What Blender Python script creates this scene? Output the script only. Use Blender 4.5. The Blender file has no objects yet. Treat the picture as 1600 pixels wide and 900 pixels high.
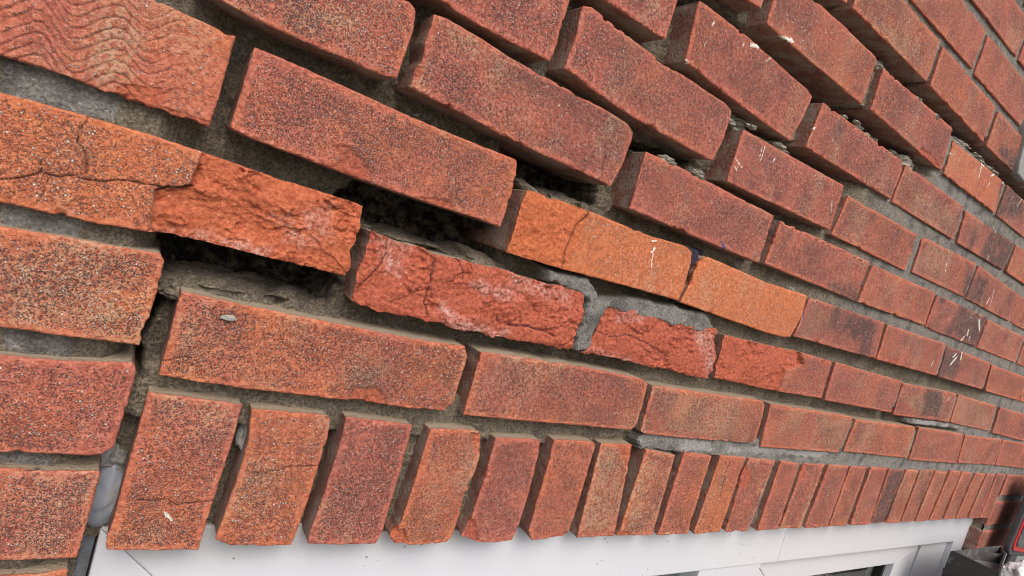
import bpy, math, random
import numpy as np
from mathutils import Matrix, Vector

# wall space: u right along the wall, v up, w out of the wall, all in mm.  Blender: X=u, Y=-w, Z=v, metres.
scene = bpy.context.scene
COL = scene.collection
def P(u, v, w=0.0):
    return Vector((u/1000.0, -w/1000.0, v/1000.0))

# ------------------------------------------------------------------ camera
CAM = (-63.74, 167.78, 416.55)
RX = (0.804841, 0.286651, 0.519675)      # image right, in (u, v, w)
RY = (0.199807, -0.955382, 0.217537)     # image down
RZ = (0.558845, -0.071248, -0.826206)    # view direction
cd = bpy.data.cameras.new('camera'); cam = bpy.data.objects.new('camera', cd); COL.objects.link(cam)
def uvw(t, s=1): return Vector((t[0]*s, -t[2]*s, t[1]*s))
ax, ay, az = uvw(RX), uvw(RY, -1), uvw(RZ, -1)
m = Matrix(((ax.x, ay.x, az.x), (ax.y, ay.y, az.y), (ax.z, ay.z, az.z))).to_4x4()
m.translation = P(*CAM)
cam.matrix_world = m
cd.sensor_width = 36.0; cd.lens = 36.0*908.17/1600.0
cd.clip_start = 0.01; cd.clip_end = 500.0
cd.dof.use_dof = True; cd.dof.focus_distance = 0.66; cd.dof.aperture_fstop = 36.0
scene.camera = cam

# ------------------------------------------------------------------ daylight (bright overcast)
SUN_EL, SUN_AZ = 47.0, -10.0              # azimuth: degrees to the right of the wall's outward normal
world = bpy.data.worlds.new('World'); scene.world = world; world.use_nodes = True
nt = world.node_tree; nt.nodes.clear()
sky = nt.nodes.new('ShaderNodeTexSky'); sky.sky_type = 'NISHITA'; sky.sun_disc = False
sky.sun_elevation = math.radians(SUN_EL); sky.sun_rotation = math.radians(180.0 - SUN_AZ)
sky.air_density = 1.0; sky.dust_density = 4.0; sky.ozone_density = 1.0
bg = nt.nodes.new('ShaderNodeBackground'); bg.inputs['Strength'].default_value = 0.125
wo = nt.nodes.new('ShaderNodeOutputWorld')
nt.links.new(sky.outputs[0], bg.inputs[0]); nt.links.new(bg.outputs[0], wo.inputs[0])
sd = bpy.data.lights.new('sun', 'SUN'); sd.energy = 1.35; sd.angle = math.radians(42.0); sd.color = (1.0, 0.96, 0.9)
so = bpy.data.objects.new('sun', sd); COL.objects.link(so)
e, a = math.radians(SUN_EL), math.radians(SUN_AZ)
tosun = Vector((math.cos(e)*math.sin(a), -math.cos(e)*math.cos(a), math.sin(e)))
so.rotation_euler = tosun.to_track_quat('Z', 'Y').to_euler()
so.location = (0, -3, 3)
vs = scene.view_settings
vs.view_transform = 'Standard'; vs.look = 'None'; vs.exposure = 0.52; vs.gamma = 1.0; vs.use_curve_mapping = False

cy = scene.cycles; cy.use_denoising = True; cy.pixel_filter_type = 'BLACKMAN_HARRIS'; cy.filter_width = 1.0; cy.max_bounces = 5; cy.diffuse_bounces = 3; cy.glossy_bounces = 2; cy.transmission_bounces = 4

# ------------------------------------------------------------------ measured layout (mm in wall space)
BRICKS = [
 ([(-25.8,78.3),(-8.1,77.5),(20.2,76.3),(84.3,74.4),(151.9,72.9),(189.4,74.2)],[(-26.5,21),(-6.5,19.4),(34.5,17.4),(105.3,16.6),(155.2,14.7),(187.2,14.7)],[(-25.8,78.3),(-26,60.6),(-25.9,33.3),(-26.5,21)],[(189.4,74.2),(194.9,65.3),(194.8,36.3),(193.6,22.2),(187.2,14.7)],(0.45,0.3,0.1,1)),
 ([(206.5,71.6),(239.1,72.7),(315.7,73.8),(392.7,72),(411.6,71.4)],[(207.5,13.4),(260.2,13.4),(339.4,14.1),(408.1,14),(417.7,14.7)],[(206.5,71.6),(207.5,13.4)],[(411.6,71.4),(420.8,66.7),(423,41.4),(423.7,21.7),(417.7,14.7)],(0.3,0.2,0.1,0.9)),
 ([(432.2,66.5),(519,66.9),(622.7,68.3),(641.3,68.4)],[(435.6,10.7),(523.3,9.8),(639.8,11.3)],[(432.2,66.5),(435.6,10.7)],[(641.3,68.4),(648.8,62.9),(653.7,33.4),(652.9,13.8),(639.8,11.3)],(0.25,0.55,0.15,0.9)),
 ([(660,66.6),(887.7,66.3)],[(670.1,6.7),(877.3,7.6)],[(660,66.6),(670.1,6.7)],[(887.7,66.3),(877.3,7.6)],(0.3,0.35,0.1,0.8)),
 ([(895.6,63.8),(1109.1,66.4)],[(893.4,10.4),(1120.7,8.7)],[(895.6,63.8),(893.4,10.4)],[(1109.1,66.4),(1120.7,8.7)],(0.3,0.4,0.1,0.8)),
 ([(1127.8,66.5),(1335.3,67.8)],[(1133.7,5.6),(1350.7,6.8)],[(1127.8,66.5),(1133.7,5.6)],[(1335.3,67.8),(1350.7,6.8)],(0.2,0.2,0.15,0.8)),
 ([(1347.3,65.9),(1558.9,68.7)],[(1360.5,7.2),(1574,9.8)],[(1347.3,65.9),(1360.5,7.2)],[(1558.9,68.7),(1574,9.8)],(0.1,0.35,0.1,0.8)),
 ([(1572.2,67.9),(1834.7,68)],[(1583.4,8.6),(1837.3,8)],[(1572.2,67.9),(1583.4,8.6)],[(1834.7,68),(1837.3,8)],(0.2,0.2,0.15,0.8)),
 ([(84.7,147.4),(99.2,146.8),(139.4,144.5),(174.3,144.2),(213.2,145.3),(264.4,144),(299.9,144.6)],[(83.4,91.8),(110.9,88.8),(138.5,88.6),(160.5,87),(193.9,85.8),(225.4,85.6),(263.5,86.1),(296.4,85.4),(308.5,85.8)],[(84.7,147.4),(83.6,133.4),(82.9,118.5),(84.7,101.5),(83.4,91.8)],[(299.9,144.6),(306.1,141.4),(311.7,119.3),(308,105.8),(310.5,93.3),(308.5,85.8)],(0.2,0,0,0.4)),
 ([(331.8,139.3),(353.2,141.5),(401.9,139.6),(460.2,139.1),(512,142.6)],[(323.7,85.4),(363.1,86.2),(401.9,84.5),(464.7,83.8),(527.9,82.9)],[(331.8,139.3),(331.6,122.9),(333.5,110),(328.8,96),(323.7,85.4)],[(512,142.6),(516.4,124.6),(529.6,110.8),(531.5,95.2),(527.9,82.9)],(0.15,0,0,0.3)),
 ([(531.7,138),(611.4,139.1),(696.7,141.3),(771.1,139.8)],[(536.5,85.5),(643.1,83.3),(703.9,84.4),(779.4,85.5)],[(531.7,138),(536.5,85.5)],[(771.1,139.8),(779.4,85.5)],(0.25,0.2,0.1,0.8)),
 ([(781.7,140.3),(1002.2,137.4)],[(787.9,83.5),(1000.8,83.2)],[(781.7,140.3),(787.9,83.5)],[(1002.2,137.4),(1000.8,83.2)],(0.05,0.25,0.1,0.8)),
 ([(1009,134.8),(1233.1,140.5)],[(1015.2,79.9),(1248.4,85.2)],[(1009,134.8),(1015.2,79.9)],[(1233.1,140.5),(1248.4,85.2)],(0.1,0.2,0.45,0.8)),
 ([(1249.6,139.7),(1452.5,136.9)],[(1255.3,84.4),(1469.4,81.9)],[(1249.6,139.7),(1255.3,84.4)],[(1452.5,136.9),(1469.4,81.9)],(0.15,0.55,0.15,0.8)),
 ([(1473,136),(1692.5,134.1)],[(1482.9,80),(1705.4,72.4)],[(1473,136),(1482.9,80)],[(1692.5,134.1),(1705.4,72.4)],(0.15,0.2,0.1,0.8)),
 ([(-20.2,239.5),(-11.8,239.9),(12.6,239.4),(46,238),(88,236.2),(142,235.4),(179,235.9),(187.1,235.4)],[(-22.7,186.9),(-6.1,184.9),(22.9,183.5),(54.7,181.7),(87.7,180.6),(132.7,179.8),(168.6,179.9),(190.1,178.6)],[(-20.2,239.5),(-20.9,226.6),(-21.5,203.8),(-22.7,186.9)],[(187.1,235.4),(189.8,225.9),(191.2,201.6),(190.1,178.6)],(0.22,0.1,0.05,0.9)),
 ([(205.6,215.9),(236.3,217.1),(276.1,217.4),(316.6,216.3),(362.5,215.5),(411,218.3)],[(203.2,160.1),(228.9,159.9),(266,159.6),(305.9,160.4),(354,161),(427.8,161.5)],[(205.6,215.9),(203.7,204.1),(204.8,180.3),(203.2,160.1)],[(411,218.3),(424.4,214.6),(427.8,205.6),(430.3,178.4),(427.8,161.5)],(0.95,0.05,0,0.3)),
 ([(444.1,212.3),(452.1,216.3),(503.7,214.4),(565.9,211.8),(659.8,214)],[(432.6,160.2),(497,157.6),(603.1,153.7),(652.3,154.8)],[(444.1,212.3),(439.7,203.4),(437.4,181.3),(432.6,160.2)],[(659.8,214),(664.2,188.9),(652.3,154.8)],(1,0.05,0,0.28)),
 ([(668.3,213.1),(878.7,216)],[(660.7,158.8),(888.1,159.8)],[(668.3,213.1),(660.7,158.8)],[(878.7,216),(888.1,159.8)],(0,0.15,0.6,0.8)),
 ([(890.2,215),(1110.2,218.5)],[(894.5,159.7),(1117.5,161.3)],[(890.2,215),(894.5,159.7)],[(1110.2,218.5),(1117.5,161.3)],(0.1,0.3,0.1,0.8)),
 ([(1126.4,216.3),(1343.2,215.2)],[(1132,160.7),(1347.5,160.4)],[(1126.4,216.3),(1132,160.7)],[(1343.2,215.2),(1347.5,160.4)],(0.05,0.2,0.5,0.8)),
 ([(1349.9,212.2),(1571,212.4)],[(1362.8,159.4),(1568.4,159.3)],[(1349.9,212.2),(1362.8,159.4)],[(1571,212.4),(1568.4,159.3)],(0.3,0.2,0.05,0.8)),
 ([(85.5,310),(96.2,311.3),(125.6,310.2),(155.5,307.3),(202,306.6),(262.2,305.4),(285.9,303.6)],[(82.7,255.5),(95.5,254.4),(132.1,252.7),(176.5,248.5),(224.8,247.3),(280.5,245.9),(290.1,244.6)],[(85.5,310),(84.7,294.3),(84.1,277.7),(82.7,255.5)],[(285.9,303.6),(296.6,298.5),(297.8,288),(295.9,264.8),(290.1,244.6)],(0,0.3,0.15,1)),
 ([(320.4,288.3),(347.6,289.3),(394.1,289.3),(452.7,288.1),(523,287.4),(539.3,286.7)],[(321.7,232.9),(374.3,231.9),(433.9,230.4),(539.8,229.6)],[(320.4,288.3),(321.7,232.9)],[(539.3,286.7),(539.8,229.6)],(0.05,0.2,0.1,0.9)),
 ([(556.4,285.2),(779.8,287.5)],[(554.7,231.5),(778.7,229.5)],[(556.4,285.2),(554.7,231.5)],[(779.8,287.5),(778.7,229.5)],(0.1,0.25,0.1,0.9)),
 ([(791,285.4),(1008.3,289.6)],[(784.3,229.7),(1011.4,233.9)],[(791,285.4),(784.3,229.7)],[(1008.3,289.6),(1011.4,233.9)],(0.3,0.2,0.05,0.8)),
 ([(1018.1,287.3),(1244.3,290)],[(1016,231.4),(1243.3,232.8)],[(1018.1,287.3),(1016,231.4)],[(1244.3,290),(1243.3,232.8)],(0,0.2,0.7,0.8)),
 ([(1253.2,287.8),(1472.5,288.3)],[(1251.2,231.5),(1468,232.1)],[(1253.2,287.8),(1251.2,231.5)],[(1472.5,288.3),(1468,232.1)],(0.2,0.3,0.1,0.8)),
 ([(204.4,372.7),(214.1,375.7),(253.7,372.5),(306.2,368.6),(319.9,368.3),(348.1,368.8),(408.7,367.5)],[(205.1,320.3),(218.3,319.8),(234.4,316.3),(294.5,311),(361.8,310.2),(403.2,309.1),(412.3,310.1)],[(204.4,372.7),(207,348.2),(205.1,320.3)],[(408.7,367.5),(416.6,365.2),(418.3,355.7),(417.5,329.6),(412.3,310.1)],(0.05,0.12,0.15,0.9)),
 ([(442.8,354.4),(659.5,359.7)],[(442.3,297),(660.5,301.1)],[(442.8,354.4),(442.3,297)],[(659.5,359.7),(660.5,301.1)],(0.05,0.4,0.15,0.9)),
 ([(676.9,351.5),(890.2,355.1)],[(668,297.1),(890.1,298.4)],[(676.9,351.5),(668,297.1)],[(890.2,355.1),(890.1,298.4)],(0.3,0.35,0.05,0.9)),
 ([(907.6,356.6),(1123.2,364.7)],[(910.8,301.1),(1123.2,303.9)],[(907.6,356.6),(910.8,301.1)],[(1123.2,364.7),(1123.2,303.9)],(0.2,0.4,0.2,0.9)),
 ([(1133.4,363.6),(1355.7,356.9)],[(1130,303),(1353.6,301.8)],[(1133.4,363.6),(1130,303)],[(1355.7,356.9),(1353.6,301.8)],(0.1,0.4,0.5,0.8)),
 ([(327.4,436.6),(343.7,437.1),(371.3,436.9),(407,437.1),(443,434.8),(525.7,430.2)],[(334.4,381.2),(352.4,380.1),(390.2,376.2),(478.9,371.7),(526.5,370.4)],[(327.4,436.6),(334.4,381.2)],[(525.7,430.2),(538,426.2),(534.5,402.4),(526.5,370.4)],(0.15,0.15,0.1,0.9)),
 ([(561.8,429.4),(780.7,429.7)],[(557.4,374.4),(779.1,376.5)],[(561.8,429.4),(557.4,374.4)],[(780.7,429.7),(779.1,376.5)],(0,0.3,0.25,0.9)),
 ([(789,429.7),(997.7,430.4)],[(787.9,375.4),(1005.9,376.8)],[(789,429.7),(787.9,375.4)],[(997.7,430.4),(1005.9,376.8)],(0.15,0.45,0.15,0.9)),
 ([(1011.8,427.1),(1247,432.4)],[(1023,375.8),(1239.1,379.5)],[(1011.8,427.1),(1023,375.8)],[(1247,432.4),(1239.1,379.5)],(0.1,0.2,0.7,0.8)),
 ([(424,515.5),(560,515),(632,514),(638,511)],[(426.8,459.2),(638.1,456.5)],[(424,515.5),(426.8,459.2)],[(638,511),(638.1,456.5)],(0.2,0.2,0.1,0.9)),
 ([(659.2,511.1),(882,515)],[(662.4,458.5),(892.1,453.8)],[(659.2,511.1),(662.4,458.5)],[(882,515),(892.1,453.8)],(0,0.2,0.15,0.9)),
 ([(898.8,501.8),(1116,507)],[(901.2,451.8),(1120.8,452.5)],[(898.8,501.8),(901.2,451.8)],[(1116,507),(1120.8,452.5)],(0.4,0,0,0.35)),
 ([(779.5,591.4),(991.5,588.5)],[(780.6,536.3),(990.4,531.8)],[(779.5,591.4),(780.6,536.3)],[(991.5,588.5),(990.4,531.8)],(0.3,0.2,0.1,0.8)),
 ([(557,593),(768,593)],[(557,537.5),(768,537.5)],[(557,593),(557,537.5)],[(768,593),(768,537.5)],(0.3,0.5,0.1,0.9)),
 ([(-29.7,8.8),(-7.8,8),(28.4,5.9)],[(-30,-101),(-2.8,-103.1),(25,-103.7)],[(-29.7,8.8),(-29.7,-15.3),(-30.6,-48.7),(-30.7,-77.9),(-32.6,-95),(-30,-101)],[(28.4,5.9),(28.8,-13.7),(25.6,-79.2),(25.3,-92.4),(25,-103.7)],(0.38,0.15,0.1,0.85)),
 ([(34.8,4),(64.7,3.7),(89.7,3.7)],[(37.5,-101.9),(64,-103.8),(90.2,-103.1)],[(34.8,4),(38.7,-21.4),(37.8,-49.8),(35.4,-85.4),(33.9,-95.2),(37.5,-101.9)],[(89.7,3.7),(92.6,0.3),(94.4,-12),(93.8,-48.9),(91.9,-88.7),(90.2,-103.1)],(0.55,0.3,0.1,0.8)),
 ([(104.4,3.4),(136.2,2.1),(162.4,0.7)],[(102.4,-102.7),(133.9,-105.4),(160.1,-105.6)],[(104.4,3.4),(105.4,-11.4),(104.3,-65.9),(101.3,-94.5),(102.4,-102.7)],[(162.4,0.7),(163.2,-7.8),(164,-59.3),(163.4,-97),(160.1,-105.6)],(0,0.2,0.3,0.9)),
 ([(179.2,-1),(209.1,0.5),(228.1,-0.1)],[(178.8,-107.1),(205.3,-109.1),(229.5,-107.2)],[(179.2,-1),(179.3,-44.6),(177.8,-85.7),(170.5,-99),(178.8,-107.1)],[(228.1,-0.1),(233,-4.6),(237.2,-22.9),(235.2,-68.4),(233.1,-101.7),(229.5,-107.2)],(0.4,0.15,0.15,0.85)),
 ([(248.6,-5),(277.8,-4.5),(301.1,-4.5)],[(262.8,-109.4),(285.4,-111.2),(303.9,-109.4)],[(248.6,-5),(250,-46.3),(248.4,-87.6),(242.8,-102.1),(262.8,-109.4)],[(301.1,-4.5),(304.1,-16.9),(307.4,-60.2),(307.4,-99.3),(303.9,-109.4)],(0.1,0.2,0.3,0.9)),
 ([(317.4,-2.9),(345.7,-1.9),(370.8,-2.6)],[(328.3,-110.5),(348.9,-110.1),(371.9,-108.9)],[(317.4,-2.9),(318.8,-19.6),(319.7,-50),(321.1,-99.8),(328.3,-110.5)],[(370.8,-2.6),(375.5,-7.3),(375.9,-44.3),(376.9,-87.4),(376.6,-102.6),(371.9,-108.9)],(0.25,0.25,0.2,0.8)),
 ([(383.4,-4),(431.8,-3.7)],[(390.5,-110.5),(446.5,-110.6)],[(383.4,-4),(390.5,-110.5)],[(431.8,-3.7),(446.5,-110.6)],(0.4,0.5,0.1,0.8)),
 ([(452.6,-6.4),(505.7,-11.9)],[(453,-111.7),(511,-111.7)],[(452.6,-6.4),(453,-111.7)],[(505.7,-11.9),(511,-111.7)],(0.4,0.45,0.1,0.8)),
 ([(520.5,-6.4),(573.9,-9.9)],[(520.7,-112.9),(576.8,-112.7)],[(520.5,-6.4),(520.7,-112.9)],[(573.9,-9.9),(576.8,-112.7)],(0.3,0.25,0.1,0.8)),
 ([(588.3,-7.6),(645.1,-8.8)],[(587.1,-113.1),(642.4,-112.6)],[(588.3,-7.6),(587.1,-113.1)],[(645.1,-8.8),(642.4,-112.6)],(0.55,0.3,0.1,0.6)),
 ([(652.6,-9.4),(715.3,-10.7)],[(654.3,-113.9),(705.3,-114)],[(652.6,-9.4),(654.3,-113.9)],[(715.3,-10.7),(705.3,-114)],(0.1,0.25,0.2,0.8)),
 ([(727.8,-10.2),(777.4,-12.3)],[(726.7,-113.8),(781.7,-113.8)],[(727.8,-10.2),(726.7,-113.8)],[(777.4,-12.3),(781.7,-113.8)],(0.15,0.2,0.1,0.8)),
 ([(795.1,-12.7),(851.3,-11.9)],[(788,-113),(843.5,-114.9)],[(795.1,-12.7),(788,-113)],[(851.3,-11.9),(843.5,-114.9)],(0.3,0.45,0.2,0.8)),
 ([(860.7,-11.6),(922.8,-11.8)],[(854.1,-114.2),(922.2,-115.4)],[(860.7,-11.6),(854.1,-114.2)],[(922.8,-11.8),(922.2,-115.4)],(0.15,0.2,0.15,0.8)),
 ([(933.7,-12.5),(990,-11.9)],[(929.7,-114.6),(986.8,-115.3)],[(933.7,-12.5),(929.7,-114.6)],[(990,-11.9),(986.8,-115.3)],(0.2,0.25,0.1,0.8)),
 ([(998.8,-11.7),(1059.7,-11)],[(999.4,-114.5),(1068.8,-115.5)],[(998.8,-11.7),(999.4,-114.5)],[(1059.7,-11),(1068.8,-115.5)],(0.25,0.4,0.2,0.8)),
 ([(1071.1,-13),(1130.5,-13.8)],[(1072.8,-114.4),(1121.2,-113.4)],[(1071.1,-13),(1072.8,-114.4)],[(1130.5,-13.8),(1121.2,-113.4)],(0,0.1,0.7,0.8)),
 ([(1137.3,-12.4),(1189.3,-12.3)],[(1132.5,-114.9),(1188.1,-115.3)],[(1137.3,-12.4),(1132.5,-114.9)],[(1189.3,-12.3),(1188.1,-115.3)],(0.4,0.75,0.25,0.8)),
 ([(1197.6,-12.1),(1257.8,-10.5)],[(1195.4,-114.2),(1246,-114.3)],[(1197.6,-12.1),(1195.4,-114.2)],[(1257.8,-10.5),(1246,-114.3)],(0.1,0.4,0.5,0.8)),
 ([(1263.7,-10.3),(1321.1,-11.5)],[(1254.9,-114.5),(1315,-114.8)],[(1263.7,-10.3),(1254.9,-114.5)],[(1321.1,-11.5),(1315,-114.8)],(0.3,0.55,0.1,0.8)),
 ([(1337.9,-8.4),(1393,-9.7)],[(1324.5,-115),(1382.3,-115.1)],[(1337.9,-8.4),(1324.5,-115)],[(1393,-9.7),(1382.3,-115.1)],(0.35,0.1,0.05,0.8)),
 ([(1403.1,-9.5),(1458.3,-10.9)],[(1394.6,-114.1),(1449.2,-114)],[(1403.1,-9.5),(1394.6,-114.1)],[(1458.3,-10.9),(1449.2,-114)],(0.1,0.3,0.3,0.8)),
 ([(1476.4,-10.5),(1534,-10.6)],[(1460,-114.2),(1518.2,-114.2)],[(1476.4,-10.5),(1460,-114.2)],[(1534,-10.6),(1518.2,-114.2)],(0.35,0.15,0.05,0.8)),
 ([(1549.6,-10.3),(1598.9,-10.7)],[(1533.5,-114.5),(1597.3,-116)],[(1549.6,-10.3),(1533.5,-114.5)],[(1598.9,-10.7),(1597.3,-116)],(0.1,0.2,0.25,0.8)),
 ([(1613.8,-8.8),(1667.6,-10.7)],[(1605.5,-116.2),(1669,-117.7)],[(1613.8,-8.8),(1605.5,-116.2)],[(1667.6,-10.7),(1669,-117.7)],(0.1,0.2,0.3,0.8)),
 ([(-139.1,167.1),(-130.4,166.9),(-114.5,167.9),(-90.1,168.4),(-60.2,168.6),(-32.3,167.5),(10.7,165.5),(59.4,164.4),(74.9,164.2)],[(-139.1,109.8),(-120.6,109.9),(-95.3,109.8),(-74.1,109.9),(-53.2,111.1),(-27.3,112.8),(11.6,111.6),(46.1,111),(74.9,110.3)],[(-139.1,167.1),(-139.1,109.8)],[(74.9,164.2),(76.4,148.6),(75.5,129),(78.3,117.4),(74.9,110.3)],(0.62,0.12,0.05,0.7)),
 ([(-255.4,92.2),(-118.3,96.8),(-90.2,98.2),(-58.9,98.7),(-41.8,99.6)],[(-255.4,40.9),(-108.5,40.1),(-77.7,39.8),(-57,39.8),(-41.1,39.7)],[(-255.4,92.2),(-255.4,40.9)],[(-41.8,99.6),(-38.9,95.7),(-38.7,78.2),(-39.4,57),(-41.1,39.7)],(0.55,0.55,0.2,1)),
 ([(-258,16.5),(-105.8,24.1),(-76.4,24.7),(-41.9,28.5)],[(-258,-33.5),(-95.6,-34.7),(-65.3,-34.6),(-46.1,-35.1)],[(-258,16.5),(-258,-33.5)],[(-41.9,28.5),(-39,22.9),(-39.1,1.4),(-40.3,-18.2),(-40.7,-30),(-46.1,-35.1)],(0.05,0.1,0.15,0.8)),
 ([(-259.3,-45.5),(-93.8,-45.5),(-69.4,-46.5),(-45.1,-45.5)],[(-259.3,-103),(-83.5,-104.7),(-65,-105.1),(-45.4,-105.1)],[(-259.3,-45.5),(-259.3,-103)],[(-45.1,-45.5),(-43.7,-47.6),(-44.2,-55.5),(-44.5,-79.8),(-45.4,-105.1)],(0.3,0.3,0.15,0.9)),
 ([(-262.4,-124.4),(-81.7,-115.4),(-63.1,-115.7),(-48.5,-113.3)],[(-262.4,-176),(-69.6,-185.7),(-50,-187.6),(-48.3,-186.1)],[(-262.4,-124.4),(-262.4,-176)],[(-48.5,-113.3),(-48.3,-186.1)],(0.3,0.2,0.1,0.8)),
 ([(-246.6,251.3),(-73.7,243.3),(-56,242.2),(-40.3,241.8),(-31.8,241.2)],[(-246.6,188.1),(-133.6,185.4),(-106.7,186.3),(-94.9,185.3),(-82.5,183.6),(-60.1,183.8),(-33.4,183.8)],[(-246.6,251.3),(-246.6,188.1)],[(-31.8,241.2),(-32,213.9),(-32.3,199.6),(-33.4,183.8)],(0.3,0.3,0,0.22)),
 ([(-144.9,314),(66.4,310.6)],[(-144.9,258.3),(-45.7,257.5),(-23.2,255.1),(0.4,254.8),(42.1,255.2),(54.4,254.6),(71.7,256.6)],[(-144.9,314),(-144.9,258.3)],[(66.4,310.6),(72,305.5),(74,292),(72,262),(71.7,256.6)],(0.12,0.25,0.15,1)),
 ([(-22.2,376),(192,373.5)],[(-22.2,320.3),(85.4,320.2),(116.1,318.1),(151.6,318.3),(191,319.9)],[(-22.2,376),(-22.2,320.3)],[(192,373.5),(191,319.9)],(0.05,0.12,0.15,0.9)),
 ([(88.3,445),(303,441)],[(88.3,385.9),(224.2,387),(263.5,387.2),(302,387.7)],[(88.3,445),(88.3,385.9)],[(303,441),(302,387.7)],(0,0.15,0.2,0.9)),
 ([(197.9,525),(412,521)],[(197.9,469),(368.6,467.8),(388,465.8),(411,467.3)],[(197.9,525),(197.9,469)],[(412,521),(411,467.3)],(0.2,0.25,0.2,0.8)),
 ([(1004,586),(1217,586)],[(1004,530),(1217,530)],[(1004,586),(1004,530)],[(1217,586),(1217,530)],(0.3,0.25,0.25,0.8)),
 ([(668,658),(879,658)],[(668,601),(879,601)],[(668,658),(668,601)],[(879,658),(879,601)],(0.25,0.2,0.1,0.8)),
 ([(891,657),(1104,657)],[(891,598),(1104,598)],[(891,657),(891,598)],[(1104,657),(1104,598)],(0,0.2,0.3,0.8)),
 ([(1115,656),(1330,656)],[(1115,598),(1330,598)],[(1115,656),(1115,598)],[(1330,656),(1330,598)],(0.2,0.25,0.2,0.8)),
 ([(789,728),(1001,728)],[(789,671),(1001,671)],[(789,728),(789,671)],[(1001,728),(1001,671)],(0.05,0.4,0.1,0.8)),
 ([(1012,728),(1226,728)],[(1012,671),(1226,671)],[(1012,728),(1012,671)],[(1226,728),(1226,671)],(0.2,0.25,0.2,0.8)),
 ([(565,728),(778,728)],[(565,671),(778,671)],[(565,728),(565,671)],[(778,728),(778,671)],(0.2,0.25,0.2,0.8)),
 ([(743,796),(955,796)],[(743,740),(955,740)],[(743,796),(743,740)],[(955,796),(955,740)],(0.2,0.25,0.2,0.8)),
 ([(967,796),(1180,796)],[(967,739),(1180,739)],[(967,796),(967,739)],[(1180,796),(1180,739)],(0.2,0.25,0.2,0.8)),
 ([(1684,-10),(1898,-10)],[(1684,-62),(1898,-62)],[(1684,-10),(1684,-62)],[(1898,-10),(1898,-62)],(0.1,0.3,0.15,0.8)),
 ([(1660,-76),(1774,-76)],[(1660,-135),(1774,-135)],[(1660,-76),(1660,-135)],[(1774,-76),(1774,-135)],(0.1,0.3,0.15,0.8)),
 ([(1786,-77),(2000,-77)],[(1786,-136),(2000,-136)],[(1786,-77),(1786,-136)],[(2000,-77),(2000,-136)],(0.2,0.25,0.2,0.8)),
 ([(1655,-149),(1870,-149)],[(1655,-205),(1870,-205)],[(1655,-149),(1655,-205)],[(1870,-149),(1870,-205)],(0.1,0.3,0.15,0.8)),
 ([(1909,-10),(2120,-10)],[(1909,-62),(2120,-62)],[(1909,-10),(1909,-62)],[(2120,-10),(2120,-62)],(0.2,0.25,0.2,0.8)),
 ([(1881,-149),(2100,-149)],[(1881,-205),(2100,-205)],[(1881,-149),(1881,-205)],[(2100,-149),(2100,-205)],(0.2,0.25,0.2,0.8)),
]
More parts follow.
